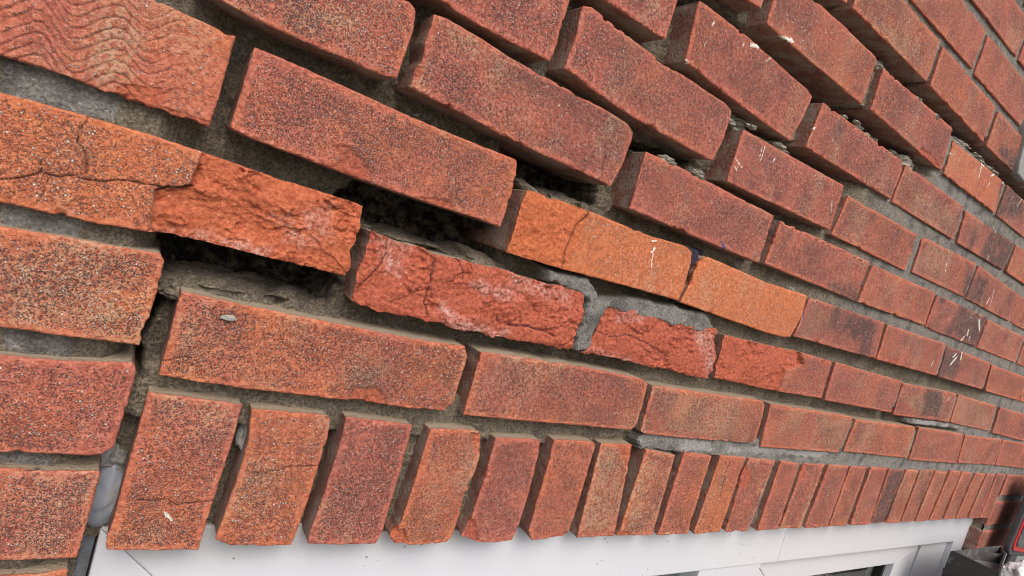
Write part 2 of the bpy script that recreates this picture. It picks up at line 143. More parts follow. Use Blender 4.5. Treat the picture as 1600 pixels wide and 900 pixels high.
FAR = [
 (1848.3,2061.3,8,68),
 (1716.4,1929.4,72.4,134.1),
 (1940.4,2153.4,72.4,134.1),
 (1582,1795,159.3,212.4),
 (1806,2019,159.3,212.4),
 (1483.5,1696.5,232.1,288.3),
 (1707.5,1920.5,232.1,288.3),
 (1931.5,2144.5,232.1,288.3),
 (1366.7,1579.7,301.8,356.9),
 (1590.7,1803.7,301.8,356.9),
 (1814.7,2027.7,301.8,356.9),
 (1258,1471,379.5,432.4),
 (1482,1695,379.5,432.4),
 (1706,1919,379.5,432.4),
 (1131.8,1344.8,452.5,507),
 (1355.8,1568.8,452.5,507),
 (1579.8,1792.8,452.5,507),
 (1228,1441,530,586),
 (1452,1665,530,586),
 (1341,1554,598,656),
 (-363.1,-150.1,109.8,167.1),
 (-587.1,-374.1,109.8,167.1),
 (-479.4,-266.4,40.9,92.2),
 (-703.4,-490.4,40.9,92.2),
 (-482,-269,-33.5,16.5),
 (-706,-493,-33.5,16.5),
 (-483.3,-270.3,-103,-45.5),
 (-707.3,-494.3,-103,-45.5),
 (-486.4,-273.4,-176,-124.4),
 (-710.4,-497.4,-176,-124.4),
 (-470.6,-257.6,188.1,251.3),
 (-694.6,-481.6,188.1,251.3),
 (-368.9,-155.9,258.3,314),
 (-592.9,-379.9,258.3,314),
 (-246.2,-33.2,320.3,376),
 (-470.2,-257.2,320.3,376),
 (-694.2,-481.2,320.3,376),
 (-135.7,77.3,385.9,445),
 (-359.7,-146.7,385.9,445),
 (-583.7,-370.7,385.9,445),
 (-26.1,186.9,469,525),
 (-250.1,-37.1,469,525),
 (-474.1,-261.1,469,525),
 (-698.1,-485.1,469,525),
 (333,546,537.5,593),
 (109,322,537.5,593),
 (-115,98,537.5,593),
 (-339,-126,537.5,593),
 (-563,-350,537.5,593),
 (444,657,601,658),
 (220,433,601,658),
 (-4,209,601,658),
 (-228,-15,601,658),
 (-452,-239,601,658),
 (-676,-463,601,658),
 (341,554,671,728),
 (117,330,671,728),
 (-107,106,671,728),
 (-331,-118,671,728),
 (-555,-342,671,728),
 (519,732,740,796),
 (295,508,740,796),
 (71,284,740,796),
 (-153,60,740,796),
 (-377,-164,740,796),
 (-601,-388,740,796),
 (-150,-48,-257,-201),
 (-375,-161,-257,-201),
 (1657,1770,-276,-220),
 (-262,-48,-324,-268),
 (1657,1870,-343,-287),
 (-150,-48,-391,-335),
 (-375,-161,-391,-335),
 (1657,1770,-410,-354),
 (-262,-48,-458,-402),
 (1657,1870,-477,-421),
 (-150,-48,-525,-469),
 (-375,-161,-525,-469),
 (1657,1770,-544,-488),
 (-262,-48,-592,-536),
 (1657,1870,-611,-555),
 (-150,-48,-659,-603),
 (-375,-161,-659,-603),
 (1657,1770,-678,-622),
 (-262,-48,-726,-670),
 (1657,1870,-745,-689),
 (-150,-48,-793,-737),
 (-375,-161,-793,-737),
 (1657,1770,-812,-756),
 (-262,-48,-860,-804),
 (1657,1870,-879,-823),
 (-150,-48,-927,-871),
 (-375,-161,-927,-871),
 (1657,1770,-946,-890),
 (-262,-48,-994,-938),
 (1657,1870,-1013,-957),
 (-150,-48,-1061,-1005),
 (-375,-161,-1061,-1005),
 (1657,1770,-1080,-1024),
]
FEATURES = [
 ('spall',[(-31.8,168.9),(-33.6,157.6),(-36,145.8),(-43.4,140.7),(-52.5,136.7),(-51.6,124.5),(-52,110.6),(-26.3,108.4),(85.2,106.6),(84.2,163),(68,167.9)],5),
 ('spall',[(71.7,154.6),(308.5,154),(342.6,81.4),(75.8,87.3)],4),
 ('spall',[(317.3,143),(519.9,148.6),(550.7,77.5),(317,81.2)],4.5),
 ('spall',[(510.5,143.1),(687.3,143.5),(704.4,126.2),(671.1,112.9),(670.9,81.9),(525.2,78.6)],5),
 ('rough',[(196.7,219.8),(276.4,220.5),(272.7,192.2),(269,157.8),(196.2,155.5)],1.8),
 ('chip',[(40.1,197.9),(51.6,201),(59.7,197.3),(70.6,187.7),(74.9,179.5),(55.6,178.3),(36.8,180.5),(44.6,184.9),(50,190.3)],1.1),
 ('chip',[(112.8,181.2),(130.6,186.4),(139.7,185),(146.1,177.9),(127.8,177.4)],1.3),
 ('chip',[(105.2,28.1),(122.9,29),(131.6,21.9),(138.7,12.7),(103.3,14.8)],1.4),
 ('chip',[(174.3,-92.1),(181.6,-92.3),(190,-104),(188.7,-111.8),(172.6,-106.2),(172.9,-99.1)],2.5),
 ('chip',[(247.8,-85.7),(254.8,-87.8),(265.1,-107.6),(258.6,-111.8),(247.4,-105.5)],2.5),
 ('chip',[(352.4,-108.1),(372.3,-103.2),(378.6,-107.8),(373,-116.2),(352.9,-113.8)],2),
 ('chip',[(220.5,-1.8),(234.5,-0.9),(236.3,-20.5),(229.4,-20.2)],1.5),
 ('chip',[(409.2,0.2),(435.1,-2),(441.5,-28.1),(432.1,-29.9),(418.8,-17.7)],1),
 ('chip',[(449.6,-106.1),(464.7,-105.1),(473.5,-111),(469.9,-117.1),(448.8,-116.2)],2),
 ('chip',[(652.2,-21.9),(665.1,-24.2),(673,-41.3),(662.9,-52.3),(651.4,-47)],1.2),
 ('chip',[(786,-15),(801.5,-14.5),(807.2,-35.3),(796.9,-41.4)],1.2),
 ('chip',[(639.2,-34.7),(643.8,-22.1),(647.4,-13.1),(657.5,-26.2),(651.5,-57.8)],1.2),
 ('chip',[(81.7,272),(88.8,272.6),(87.8,264.1),(82.2,263.7)],1.2),
 ('chip',[(404.1,-3.7),(430.8,-3.8),(433.6,-14.8),(421.4,-16.8)],0.8),
 ('chip',[(733.4,143.9),(766.1,142),(768.5,132.9),(748.4,131.1)],1),
 ('chip',[(922.7,165.7),(971.8,170.4),(966.5,159),(937.4,155.1)],0.8),
 ('chip',[(811.8,462.1),(854.6,464.5),(885.1,456.4),(855,450.4),(814.3,453.7)],1.5),
 ('chip',[(-80.9,191),(-62.9,196.7),(-59.4,193),(-60.7,186.7),(-33.1,187.2),(-31.8,181.6),(-59.6,181.3),(-83.6,181.7)],0.9),
 ('crack',[(-122.8,122.6),(-115.1,125.3),(-107.2,130.8),(-102.1,130.9),(-92.4,133.6),(-86.3,133.3),(-77.4,134.9),(-71.7,137.8),(-59.1,139.4),(-46.8,140.8)],0.55,1.6),
 ('crack',[(-92.4,167.9),(-92.4,164.6),(-95.3,159.5),(-95.2,156.2),(-93.2,152),(-89.2,147.8),(-87.1,141.7),(-87.7,137)],0.4,1.2),
 ('crack',[(-107.2,130.8),(-107.4,138)],0.35,0.8),
 ('crack',[(-103.1,128.4),(-104.2,118.8),(-104.6,113.1)],0.35,0.8),
 ('crack',[(-52.7,137.8),(-46.8,140.8),(-39.3,143.1),(-34.6,145.8)],0.8,2),
 ('crack',[(-21,-65.8),(-10.6,-66.3),(-2.5,-65.4),(3.6,-70.1),(8.9,-67.8),(26.9,-66.5)],0.5,1),
 ('crack',[(47.5,-45.2),(62.5,-42.3),(73,-37.9),(92.2,-37.3)],0.5,1),
 ('crack',[(276.1,217.4),(274.7,210.9),(266.7,201.5),(265.3,187.3),(263.3,174.7),(265.8,160.1)],0.8,2.2),
 ('crack',[(139.4,144.5),(142.2,132),(143.1,116.2),(144.3,103),(150.6,92.3)],0.7,2.5),
 ('crack',[(162.3,143.1),(170,132.8),(170,127.3)],0.6,1.5),
 ('crack',[(99.3,146.3),(101.2,132.7),(96.9,119.1),(87.3,104.5)],0.6,2),
 ('crack',[(229.8,98.8),(250.7,100.6),(275.3,99.2),(280.9,96.9)],0.8,2.5),
 ('crack',[(337.3,109.3),(355.6,108.2),(375,112.7),(405.7,109.2),(446.5,99.3)],0.6,1.5),
 ('crack',[(322.3,284),(323,262.3),(321.5,235.3)],0.3,0.5),
 ('crack',[(272.8,270.4),(274.1,257.7),(276.6,247.7)],0.4,0.8),
 ('crack',[(611.8,-14.4),(610.1,-31.8),(615.1,-62.2)],0.35,0.7),
 ('crack',[(619.2,-75.4),(614.4,-110.6)],0.35,0.7),
 ('crack',[(542.2,-66.4),(556.7,-104.3)],0.3,0.6),
 ('crack',[(-25.8,31.2),(-17.4,34.5),(-10.3,36.4)],0.5,1),
 ('crack',[(1041.1,459.1),(1057.5,487.7)],0.4,0.6),
 ('crack',[(-75.8,-45.4),(-82.3,-46.8),(-83.1,-55.9)],0.35,0.6),
 ('white',[(362.7,210.9),(367.5,212.8)],2.2),
 ('white',[(367.4,206.7),(373,185.9)],1.6),
 ('white',[(366.7,199.9),(370,205.4)],1.6),
 ('white',[(353.5,423.7),(353.8,427)],2.2),
 ('white',[(350.8,401.3),(351.7,407.4)],1),
 ('white',[(412.3,431.5),(423.3,434.3)],3.4),
 ('white',[(402.3,425.1),(402.7,428.6)],1.2),
 ('white',[(442.6,427.2),(448.4,433.8)],1.4),
 ('white',[(452.6,458.2),(474.1,462.2)],3),
 ('white',[(465.1,456.1),(470.5,464.1)],2),
 ('white',[(549.3,392.1),(561,398.6)],2.2),
 ('white',[(548.5,377.4),(547,382.2)],1.4),
 ('white',[(643.8,334.1),(648.8,323.9)],0.8),
 ('white',[(612.8,374.2),(616.6,373.1)],1.4),
 ('white',[(443.7,322.6),(458.1,317.5)],1.2),
 ('white',[(446.5,315.2),(451.7,311.9)],1.4),
 ('white',[(481.4,338.8),(480.7,346.5)],1.8),
 ('white',[(484.8,334.9),(484.6,350.7)],1),
 ('white',[(505,339.4),(508.3,344.9)],0.8),
 ('white',[(892.7,475.4),(900.8,483)],3),
 ('white',[(896.2,465.8),(897.8,475.2)],1.8),
 ('white',[(1009.1,504),(1020.1,504.5)],3.4),
 ('white',[(1012.3,497.7),(1015.2,482.9)],2.2),
 ('white',[(1056.2,498.1),(1072.2,506.4)],2),
 ('white',[(1059.3,482.9),(1059.8,488.4)],1.6),
 ('white',[(1108,502.3),(1115.1,507.9)],2.6),
 ('white',[(955.9,501.6),(962.1,500.7)],1.4),
 ('white',[(1201,487.9),(1214.4,508.3)],1.6),
 ('white',[(1220,311.1),(1223.9,324)],1.8),
 ('white',[(1239.7,314.9),(1230.3,341.1)],1.6),
 ('white',[(1210.1,291.1),(1224.8,296.2)],5),
 ('white',[(1211.8,279.2),(1229.7,264)],4.2),
 ('white',[(1182.9,256.2),(1186.3,245.9)],3),
 ('white',[(1166.5,230.8),(1174.8,241.6)],3),
 ('white',[(1198.6,239.4),(1199.1,245.6)],2.4),
 ('white',[(1161.1,187),(1177.9,204.9)],3.2),
 ('white',[(1161.9,202.7),(1168.7,208.4)],3),
 ('white',[(1199.1,201.8),(1190,215.1)],3),
 ('white',[(1082.9,173.2),(1086.3,185.1)],1.8),
 ('white',[(1203.1,122.6),(1207.2,131.6)],0.8),
 ('white',[(987.5,364.7),(985.7,372.7)],0.9),
 ('white',[(1139.8,430.5),(1149.5,427.3)],1.4),
 ('white',[(1154.9,380.2),(1156.2,388.6)],1.2),
 ('white',[(1017.8,327.2),(1012.8,339)],1),
 ('white',[(988.6,507.6),(1003.1,507.2)],1.2),
 ('white',[(534.8,-111),(540.8,-108.8)],1.6),
 ('white',[(-2.5,-74.3),(-0.1,-76.2),(3,-80.1)],1.6),
 ('white',[(-1,-77.6),(2.7,-78.7)],1),
 ('white',[(385.8,-82.5),(384.7,-77.4)],0.9),
 ('white',[(334.5,383.1),(338.6,380.5)],1.4),
 ('blue',[(463.8,235.9),(473.3,228.8)],2.2),
 ('blue',[(474.4,231.2),(466.5,235.1)],1.8),
 ('blue',[(678.2,127.2),(674.3,131)],2),
 ('blue',[(725.3,124.4),(733.2,122.7)],1.6),
 ('blue',[(664.7,193.3),(670.1,174.3)],1.8),
 ('dust',[(-50.1,112.7),(-28.3,117.6),(-6.1,119.1),(18.7,116.5),(11.9,110.4),(-19.4,110.6),(-50.3,108.6)]),
 ('dust',[(33.1,143.9),(43.8,153.8),(52.3,156.3),(51.2,146.6),(43.7,137.5)]),
 ('dust',[(27.8,131.1),(42.9,131.8),(53.4,143.9),(57.9,135.6),(42.3,125.6),(30.2,124.8)]),
 ('dust',[(16.7,141.6),(27.6,140.1),(27,134),(19,135.5)]),
 ('dust',[(96.3,139),(113.8,136.8),(117.5,121.2),(106.7,121.3)]),
 ('dust',[(155.6,108),(177.9,95.6),(231.8,93.2),(228.1,83.7),(163.1,84.7)]),
 ('dust',[(89.7,143.8),(121.1,145.2),(125.1,141.1),(96.3,139)]),
 ('dust',[(214.2,142.6),(289.3,140.5),(289,131),(224.5,133.2)]),
 ('dust',[(352.2,133.2),(388.5,136.4),(386.9,129.2),(354.9,127)]),
 ('dust',[(321.2,91.6),(371.3,88.7),(412.2,83.7),(356.1,81.2)]),
 ('dust',[(470.9,140.2),(501.2,137.7),(523.9,110),(527.2,86.8),(499.2,106.6)]),
 ('dust',[(179.3,129.3),(218,131.9),(235,123.6),(195.7,118.7)]),
 ('film',[(-106,224.6),(-85.1,234.5),(-77.4,219.7),(-77.9,191.5),(-92.7,189.2),(-102.4,201.4)]),
 ('film',[(448.4,60.9),(598.5,61.7),(611.8,11.5),(474.9,15.5)]),
 ('film',[(-8.8,274.9),(38.5,288.9),(38.9,271.5),(3.2,259.8)]),
 ('film',[(91.1,49.7),(122.6,48.7),(122.6,30.1),(96.6,29.8)]),
 ('film',[(-115.8,82.4),(-99.1,82.7),(-92,43.7),(-109,42.7)]),
 ('film',[(-80.9,81.1),(-50.9,83.9),(-48.4,47),(-77,44.3)]),
 ('film',[(97.5,307.2),(122.1,308.7),(123.2,296.9),(101.5,294.7)]),
 ('film',[(922.8,355.5),(1021.5,359.3),(1035,313.7),(937.9,308.2)]),
 ('film',[(830.4,412.3),(1000.7,412.4),(980.6,375.5),(837.3,376.6)]),
 ('film',[(581.4,543.8),(704.6,568.5),(760.6,550),(671.8,537.6)]),
 ('film',[(-66.5,-45.2),(-44.9,-46.8),(-46.5,-73.1),(-60.5,-68.6)]),
 ('film',[(1252.8,136.3),(1435.6,127),(1456.9,86.8),(1260.7,92.5)]),
 ('film',[(995,115.7),(1119,87.3),(1226.5,96.1),(1185.8,135.6)]),
 ('film',[(375.2,-8.7),(421.9,-6.4),(433.7,-104),(394.8,-102.6)]),
 ('film',[(778.2,59.5),(880.1,62.6),(875.3,10.7),(834.7,13.8)]),
 ('film',[(426.6,-17.3),(469.2,-19.5),(491.9,-106.1),(464.7,-105.1)]),
 ('soot',[(1133.1,443.5),(1256.1,440.8),(1236.6,375.3),(1119.9,377.6)]),
 ('soot',[(1100.4,506.6),(1208.3,517.1),(1253.6,476.5),(1124.1,452.3)]),
 ('soot',[(1112.2,290.3),(1257.1,287.3),(1246.5,229.6),(1132.1,235.9)]),
 ('soot',[(1097.7,344.1),(1196.2,348.4),(1189.8,305.3),(1115.7,302.4)]),
 ('soot',[(1115.4,215.8),(1195.4,215.9),(1207.7,168.7),(1127.8,159.1)]),
 ('soot',[(775.1,215.7),(856.9,211.3),(864.2,172.6),(762.1,180.7)]),
 ('soot',[(1098.6,138.1),(1174.7,138.1),(1189.6,86.9),(1119,87.3)]),
 ('soot',[(1078.2,-9.3),(1133.1,-13.8),(1134.4,-117.4),(1071.2,-115.5)]),
 ('soot',[(1047,543.1),(1131.4,561.1),(1153,528.8),(1099.5,522.8)]),
 ('soot',[(703.9,242.3),(785.7,241.2),(777.7,225.6),(694.2,231.4)]),
]
MORTAR = [
 ('void',[(68,172),(82,190),(110,188),(200,190),(212,150),(200,136),(150,136),(90,136),(74,140),(60,150),(60,165)],100),
 ('void',[(-44,118),(80,118),(84,100),(70,78),(40,66),(0,66),(-40,66),(-42,60),(-49,40),(-49,20),(-44,20),(-38,60),(-32,75),(-44,100)],98),
 ('void',[(186,252),(206,250),(300,250),(304,228),(285,224),(262,222),(240,208),(205,208),(192,216)],90),
 ('void',[(293.9,298.7),(417.2,309),(399.9,294.5),(364.8,293.7),(319.9,289.4),(299.2,286.6)],70),
 ('void',[(-41.9,98.3),(-34.1,98.1),(-26.1,82.9),(-33.6,79.2),(-34,57.9),(-38.5,35.8),(-36.9,14.6),(-39.6,14.3),(-42.3,37.4)],75),
 ('void',[(391.4,363.5),(443.3,366.3),(459.9,362),(415.1,349.1)],60),
 ('void',[(396,447.1),(430.7,456.4),(452.9,449.4),(416.7,440.1)],60),
 ('void',[(-49.1,-30.4),(-40.7,-33.5),(-37.4,-41.3),(-44.9,-41.5)],80),
 ('new',[(-134,187.7),(-80,186.8),(-79.6,169.3),(-130.1,165.3)],8),
 ('new',[(251.9,157),(302.3,159),(326.5,141.5),(372,151.9),(485.2,157.7),(506.1,144.6),(485.7,133.6),(338.4,134),(334.1,123.3),(331,88.4),(311,85.6),(310.7,138.4),(257.5,146.2)],4),
 ('new',[(443.7,13.4),(681.8,15.4),(1770.3,14.3),(1818.8,-29.1),(1097.6,-18.2),(699.6,-15.9),(448.5,-8.9)],4),
 ('new',[(1052.2,79.5),(1236.8,84.3),(1705.4,72.4),(1722.1,57.4),(1245.2,74.8)],4),
 ('new',[(871.7,444.3),(910.8,454.9),(1141.2,451.4),(1150.4,442.5),(989.3,424.9)],5),
 ('new',[(785.4,389.3),(1346.4,393.6),(1363.8,378),(777.5,373.3)],5),
 ('new',[(-120.9,112),(-95.4,110.1),(-83,107.8),(-84.1,97.9),(-118.4,97.5)],9),
 ('new',[(-108.7,40.9),(-76.2,40),(-73.2,24.3),(-105.8,24.1)],9),
 ('new',[(-95.8,-33.9),(-73.2,-34.1),(-70.8,-47.4),(-93.7,-45.9)],9),
 ('lime',[(435.9,7.7),(535.8,8.9),(656.2,7.8),(857.6,7.8),(864.9,-3.2),(663.5,-5.3),(531,-5.9),(441.8,-5.5)],4),
 ('lime',[(1073.9,77.8),(1300.6,83.9),(1309.6,74),(1081.7,68)],3),
 ('blue',[(421.6,218.2),(447.2,221.6),(445.8,213.4),(436.4,199),(435.1,157.1),(426.2,164.7)],4),
 ('blue',[(441,223),(466.3,221.9),(465.6,214.5),(442.8,214.8)],20),
]
COMB = [
 [(-140.2,223.4),(-133.8,230.6),(-128.9,235.5),(-125.3,236.3),(-121,233.1),(-114,225.1),(-110.3,223.1),(-105.6,225.7),(-99.6,232.1),(-93.9,237.7),(-89.6,238.4),(-85.3,235.4),(-79.3,232),(-75.1,231.7),(-69.7,236.4),(-64.5,242.6),(-60.4,243.8),(-55.7,240.7),(-48.4,235.6)],
 [(-139.3,218.1),(-132.8,225.3),(-127.9,230.1),(-124.3,230.9),(-119.9,227.6),(-112.9,219.6),(-109.2,217.5),(-104.5,220),(-98.5,226.4),(-92.8,232),(-88.4,232.6),(-84.1,229.5),(-78.1,226.1),(-73.9,225.7),(-68.4,230.5),(-63.2,236.6),(-59.1,237.8),(-54.3,234.6),(-47,229.4)],
 [(-138.3,212.7),(-131.9,219.9),(-126.9,224.6),(-123.3,225.4),(-118.9,222.1),(-111.9,213.9),(-108.1,211.8),(-103.4,214.3),(-97.4,220.6),(-91.6,226.2),(-87.2,226.8),(-82.9,223.7),(-76.8,220.1),(-72.6,219.8),(-67.1,224.4),(-61.9,230.6),(-57.8,231.7),(-53,228.5),(-45.5,223.1)],
 [(-137.4,207.3),(-130.9,214.4),(-126,219.2),(-122.3,219.9),(-117.9,216.5),(-110.8,208.3),(-107,206.1),(-102.3,208.6),(-96.3,214.9),(-90.5,220.4),(-86,221),(-81.7,217.8),(-75.6,214.1),(-71.4,213.7),(-65.8,218.4),(-60.6,224.5),(-56.4,225.6),(-51.6,222.3),(-44.1,216.9)],
 [(-136.5,201.9),(-129.9,209),(-125,213.7),(-121.3,214.4),(-116.9,210.9),(-109.8,202.6),(-105.9,200.4),(-101.2,202.8),(-95.1,209.1),(-89.3,214.6),(-84.8,215.1),(-80.5,211.8),(-74.3,208.1),(-70.1,207.7),(-64.5,212.3),(-59.2,218.4),(-55.1,219.4),(-50.2,216.1),(-42.7,210.5)],
 [(-135.5,196.5),(-129,203.5),(-124,208.2),(-120.3,208.8),(-115.8,205.3),(-108.7,196.9),(-104.9,194.6),(-100.1,197),(-94,203.2),(-88.1,208.7),(-83.6,209.2),(-79.2,205.9),(-73.1,202.1),(-68.8,201.6),(-63.2,206.2),(-57.9,212.2),(-53.7,213.2),(-48.8,209.8),(-41.3,204.2)],
 [(-134.6,191),(-128,198),(-123,202.6),(-119.3,203.2),(-114.8,199.7),(-107.6,191.1),(-103.8,188.8),(-99,191.1),(-92.8,197.3),(-86.9,202.8),(-82.4,203.2),(-78,199.8),(-71.8,196),(-67.5,195.4),(-61.9,200),(-56.5,206),(-52.3,207),(-47.4,203.5),(-39.8,197.8)],
 [(-133.6,185.4),(-127,192.4),(-122,197),(-118.3,197.6),(-113.8,194),(-106.5,185.3),(-102.6,182.9),(-97.9,185.2),(-91.6,191.4),(-85.8,196.8),(-81.2,197.2),(-76.8,193.8),(-70.5,189.8),(-66.2,189.2),(-60.6,193.8),(-55.2,199.8),(-50.9,200.7),(-46,197.1),(-38.4,191.3)],
 [(-132.7,179.9),(-126,186.8),(-120.9,191.4),(-117.2,192),(-112.7,188.3),(-105.4,179.5),(-101.5,177.1),(-96.7,179.3),(-90.5,185.5),(-84.6,190.8),(-80,191.2),(-75.5,187.7),(-69.3,183.6),(-64.9,183),(-59.2,187.5),(-53.8,193.5),(-49.5,194.4),(-44.6,190.7),(-36.9,184.8)],
 [(-131.7,174.3),(-125,181.2),(-119.9,185.8),(-116.2,186.3),(-111.6,182.5),(-104.3,173.6),(-100.4,171.1),(-95.6,173.4),(-89.3,179.5),(-83.3,184.8),(-78.8,185.1),(-74.3,181.5),(-68,177.4),(-63.6,176.7),(-57.9,181.2),(-52.4,187.2),(-48.1,188),(-43.1,184.3),(-35.4,178.2)],
]
# ------------------------------------------------------------------ numpy noise
_rs = np.random.RandomState(7)
_T = _rs.rand(256, 256)
_J1 = _rs.rand(256, 256); _J2 = _rs.rand(256, 256); _A1 = _rs.rand(256, 256)-.5; _A2 = _rs.rand(256, 256)-.5; _A3 = _rs.rand(256, 256)
def vn(x, y, s=0):
    """value noise, -1..1"""
    x = x+s*17.31; y = y+s*41.77
    xi = np.floor(x).astype(np.int64); yi = np.floor(y).astype(np.int64)
    fx = x-xi; fy = y-yi
    fx = fx*fx*fx*(fx*(fx*6-15)+10); fy = fy*fy*fy*(fy*(fy*6-15)+10)
    x0 = xi & 255; x1 = (xi+1) & 255; y0 = yi & 255; y1 = (yi+1) & 255
    a = _T[x0, y0]*(1-fx)+_T[x1, y0]*fx
    b = _T[x0, y1]*(1-fx)+_T[x1, y1]*fx
    return (a*(1-fy)+b*fy)*2-1
def fbm(x, y, s=0, n=3):
    r = 0; a = 1.0; k = 1.0; t = 0
    for i in range(n):
        r = r+a*vn(x*k, y*k, s+i*3.7); t += a; a *= .5; k *= 2.07
    return r/t
def facets(x, y, s=0):
    """broken-clay facets: each Voronoi cell is its own tilted plane; returns height, cell edge distance"""
    x = x+s*13.7; y = y+s*29.3
    xi = np.floor(x).astype(np.int64); yi = np.floor(y).astype(np.int64)
    d1 = np.full(x.shape, 9.0); d2 = np.full(x.shape, 9.0); h = np.zeros(x.shape)
    for i in (-1, 0, 1):
        for j in (-1, 0, 1):
            cx = (xi+i) & 255; cy = (yi+j) & 255
            px = xi+i+_J1[cx, cy]; py = yi+j+_J2[cx, cy]
            dx = x-px; dy = y-py; d = dx*dx+dy*dy
            hh = _A3[cx, cy]-.5+1.3*(_A1[cx, cy]*dx+_A2[cx, cy]*dy)
            near = d < d1
            d2 = np.where(near, d1, np.minimum(d2, d))
            h = np.where(near, hh, h); d1 = np.where(near, d, d1)
    return h, np.sqrt(d2)-np.sqrt(d1)
def inpoly(x, y, poly):
    r = np.zeros(x.shape, bool); n = len(poly)
    for i in range(n):
        x0, y0 = poly[i]; x1, y1 = poly[(i+1) % n]
        if y0 == y1: continue
        c = ((y0 > y) != (y1 > y)) & (x < (x1-x0)*(y-y0)/(y1-y0)+x0)
        r ^= c
    return r
def segdist(x, y, pl, closed=False):
    d = np.full(x.shape, 1e9); n = len(pl)
    for i in range(n if closed else n-1):
        ax_, ay_ = pl[i]; bx_, by_ = pl[(i+1) % n]
        vx, vy = bx_-ax_, by_-ay_; L = vx*vx+vy*vy+1e-9
        t = np.clip(((x-ax_)*vx+(y-ay_)*vy)/L, 0, 1)
        d = np.minimum(d, np.hypot(x-ax_-t*vx, y-ay_-t*vy))
    return d
def sstep(x, a, b):
    t = np.clip((x-a)/(b-a), 0, 1); return t*t*(3-2*t)
def softpoly(x, y, poly, feather, warp=1.5, s=0):
    xs = x+warp*fbm(x/7, y/7, 3+s, 2); ys = y+warp*fbm(x/7, y/7, 9+s, 2)
    ins = inpoly(xs, ys, poly); d = segdist(xs, ys, poly, True)
    return sstep(np.where(ins, d, -d), -feather, feather)

# ------------------------------------------------------------------ materials
def mat(name):
    m = bpy.data.materials.new(name); m.use_nodes = True
    return m, m.node_tree, m.node_tree.nodes['Principled BSDF']
class NT:
    def __init__(s, t): s.t = t
    def n(s, ty, **kw):
        o = s.t.nodes.new(ty)
        for k, v in kw.items():
            if hasattr(o, k): setattr(o, k, v)
        return o
    def set(s, sock, v):
        if isinstance(v, bpy.types.NodeSocket): s.t.links.new(v, sock)
        else: sock.default_value = v
    def math(s, op, a, b=0.0, c=None, clamp=False):
        o = s.n('ShaderNodeMath', operation=op); o.use_clamp = clamp
        s.set(o.inputs[0], a); s.set(o.inputs[1], b)
        if c is not None: s.set(o.inputs[2], c)
        return o.outputs[0]
    def mix(s, f, a, b, mode='MIX'):
        o = s.n('ShaderNodeMix'); o.data_type = 'RGBA'; o.blend_type = mode
        s.set(o.inputs[0], f)
        for k, v in ((6, a), (7, b)):
            s.set(o.inputs[k], v if isinstance(v, bpy.types.NodeSocket) else (*v, 1.0))
        return o.outputs[2]
    def noise(s, vec, scale, detail=3, rough=.55, dist=0.0):
        o = s.n('ShaderNodeTexNoise'); s.set(o.inputs['Vector'], vec); o.inputs['Scale'].default_value = scale
        o.inputs['Detail'].default_value = detail; o.inputs['Roughness'].default_value = rough; o.inputs['Distortion'].default_value = dist
        return o.outputs[0]
    def vor(s, vec, scale, feature='F1', rnd=1.0):
        o = s.n('ShaderNodeTexVoronoi', feature=feature); s.set(o.inputs['Vector'], vec); o.inputs['Scale'].default_value = scale
        o.inputs['Randomness'].default_value = rnd
        return o
    def ramp(s, v, a, b, inv=False):
        o = s.n('ShaderNodeMapRange'); o.interpolation_type = 'SMOOTHSTEP'
        s.set(o.inputs[0], v); s.set(o.inputs[1], a); s.set(o.inputs[2], b)
        o.inputs[3].default_value = 1.0 if inv else 0.0; o.inputs[4].default_value = 0.0 if inv else 1.0
        return o.outputs[0]
    def attr(s, name, kind='GEOMETRY'):
        o = s.n('ShaderNodeAttribute', attribute_type=kind); o.attribute_name = name
        return o.outputs['Fac']
    def bump(s, h, dist, strength=1.0, nrm=None):
        o = s.n('ShaderNodeBump'); o.inputs['Distance'].default_value = dist; s.set(o.inputs['Strength'], strength); s.set(o.inputs['Height'], h)
        if nrm is not None: s.set(o.inputs['Normal'], nrm)
        return o.outputs[0]
def coords(g, rnd=True):
    tc = g.n('ShaderNodeTexCoord'); v = tc.outputs['Object']
    if not rnd: return v
    oi = g.n('ShaderNodeObjectInfo'); k = g.math('MULTIPLY', oi.outputs['Random'], 37.0)
    cv = g.n('ShaderNodeCombineXYZ'); g.set(cv.inputs[0], k); g.set(cv.inputs[1], g.math('MULTIPLY', k, 1.7)); g.set(cv.inputs[2], g.math('MULTIPLY', k, -2.3))
    ad = g.n('ShaderNodeVectorMath', operation='ADD'); g.set(ad.inputs[0], v); g.set(ad.inputs[1], cv.outputs[0])
    return ad.outputs[0]

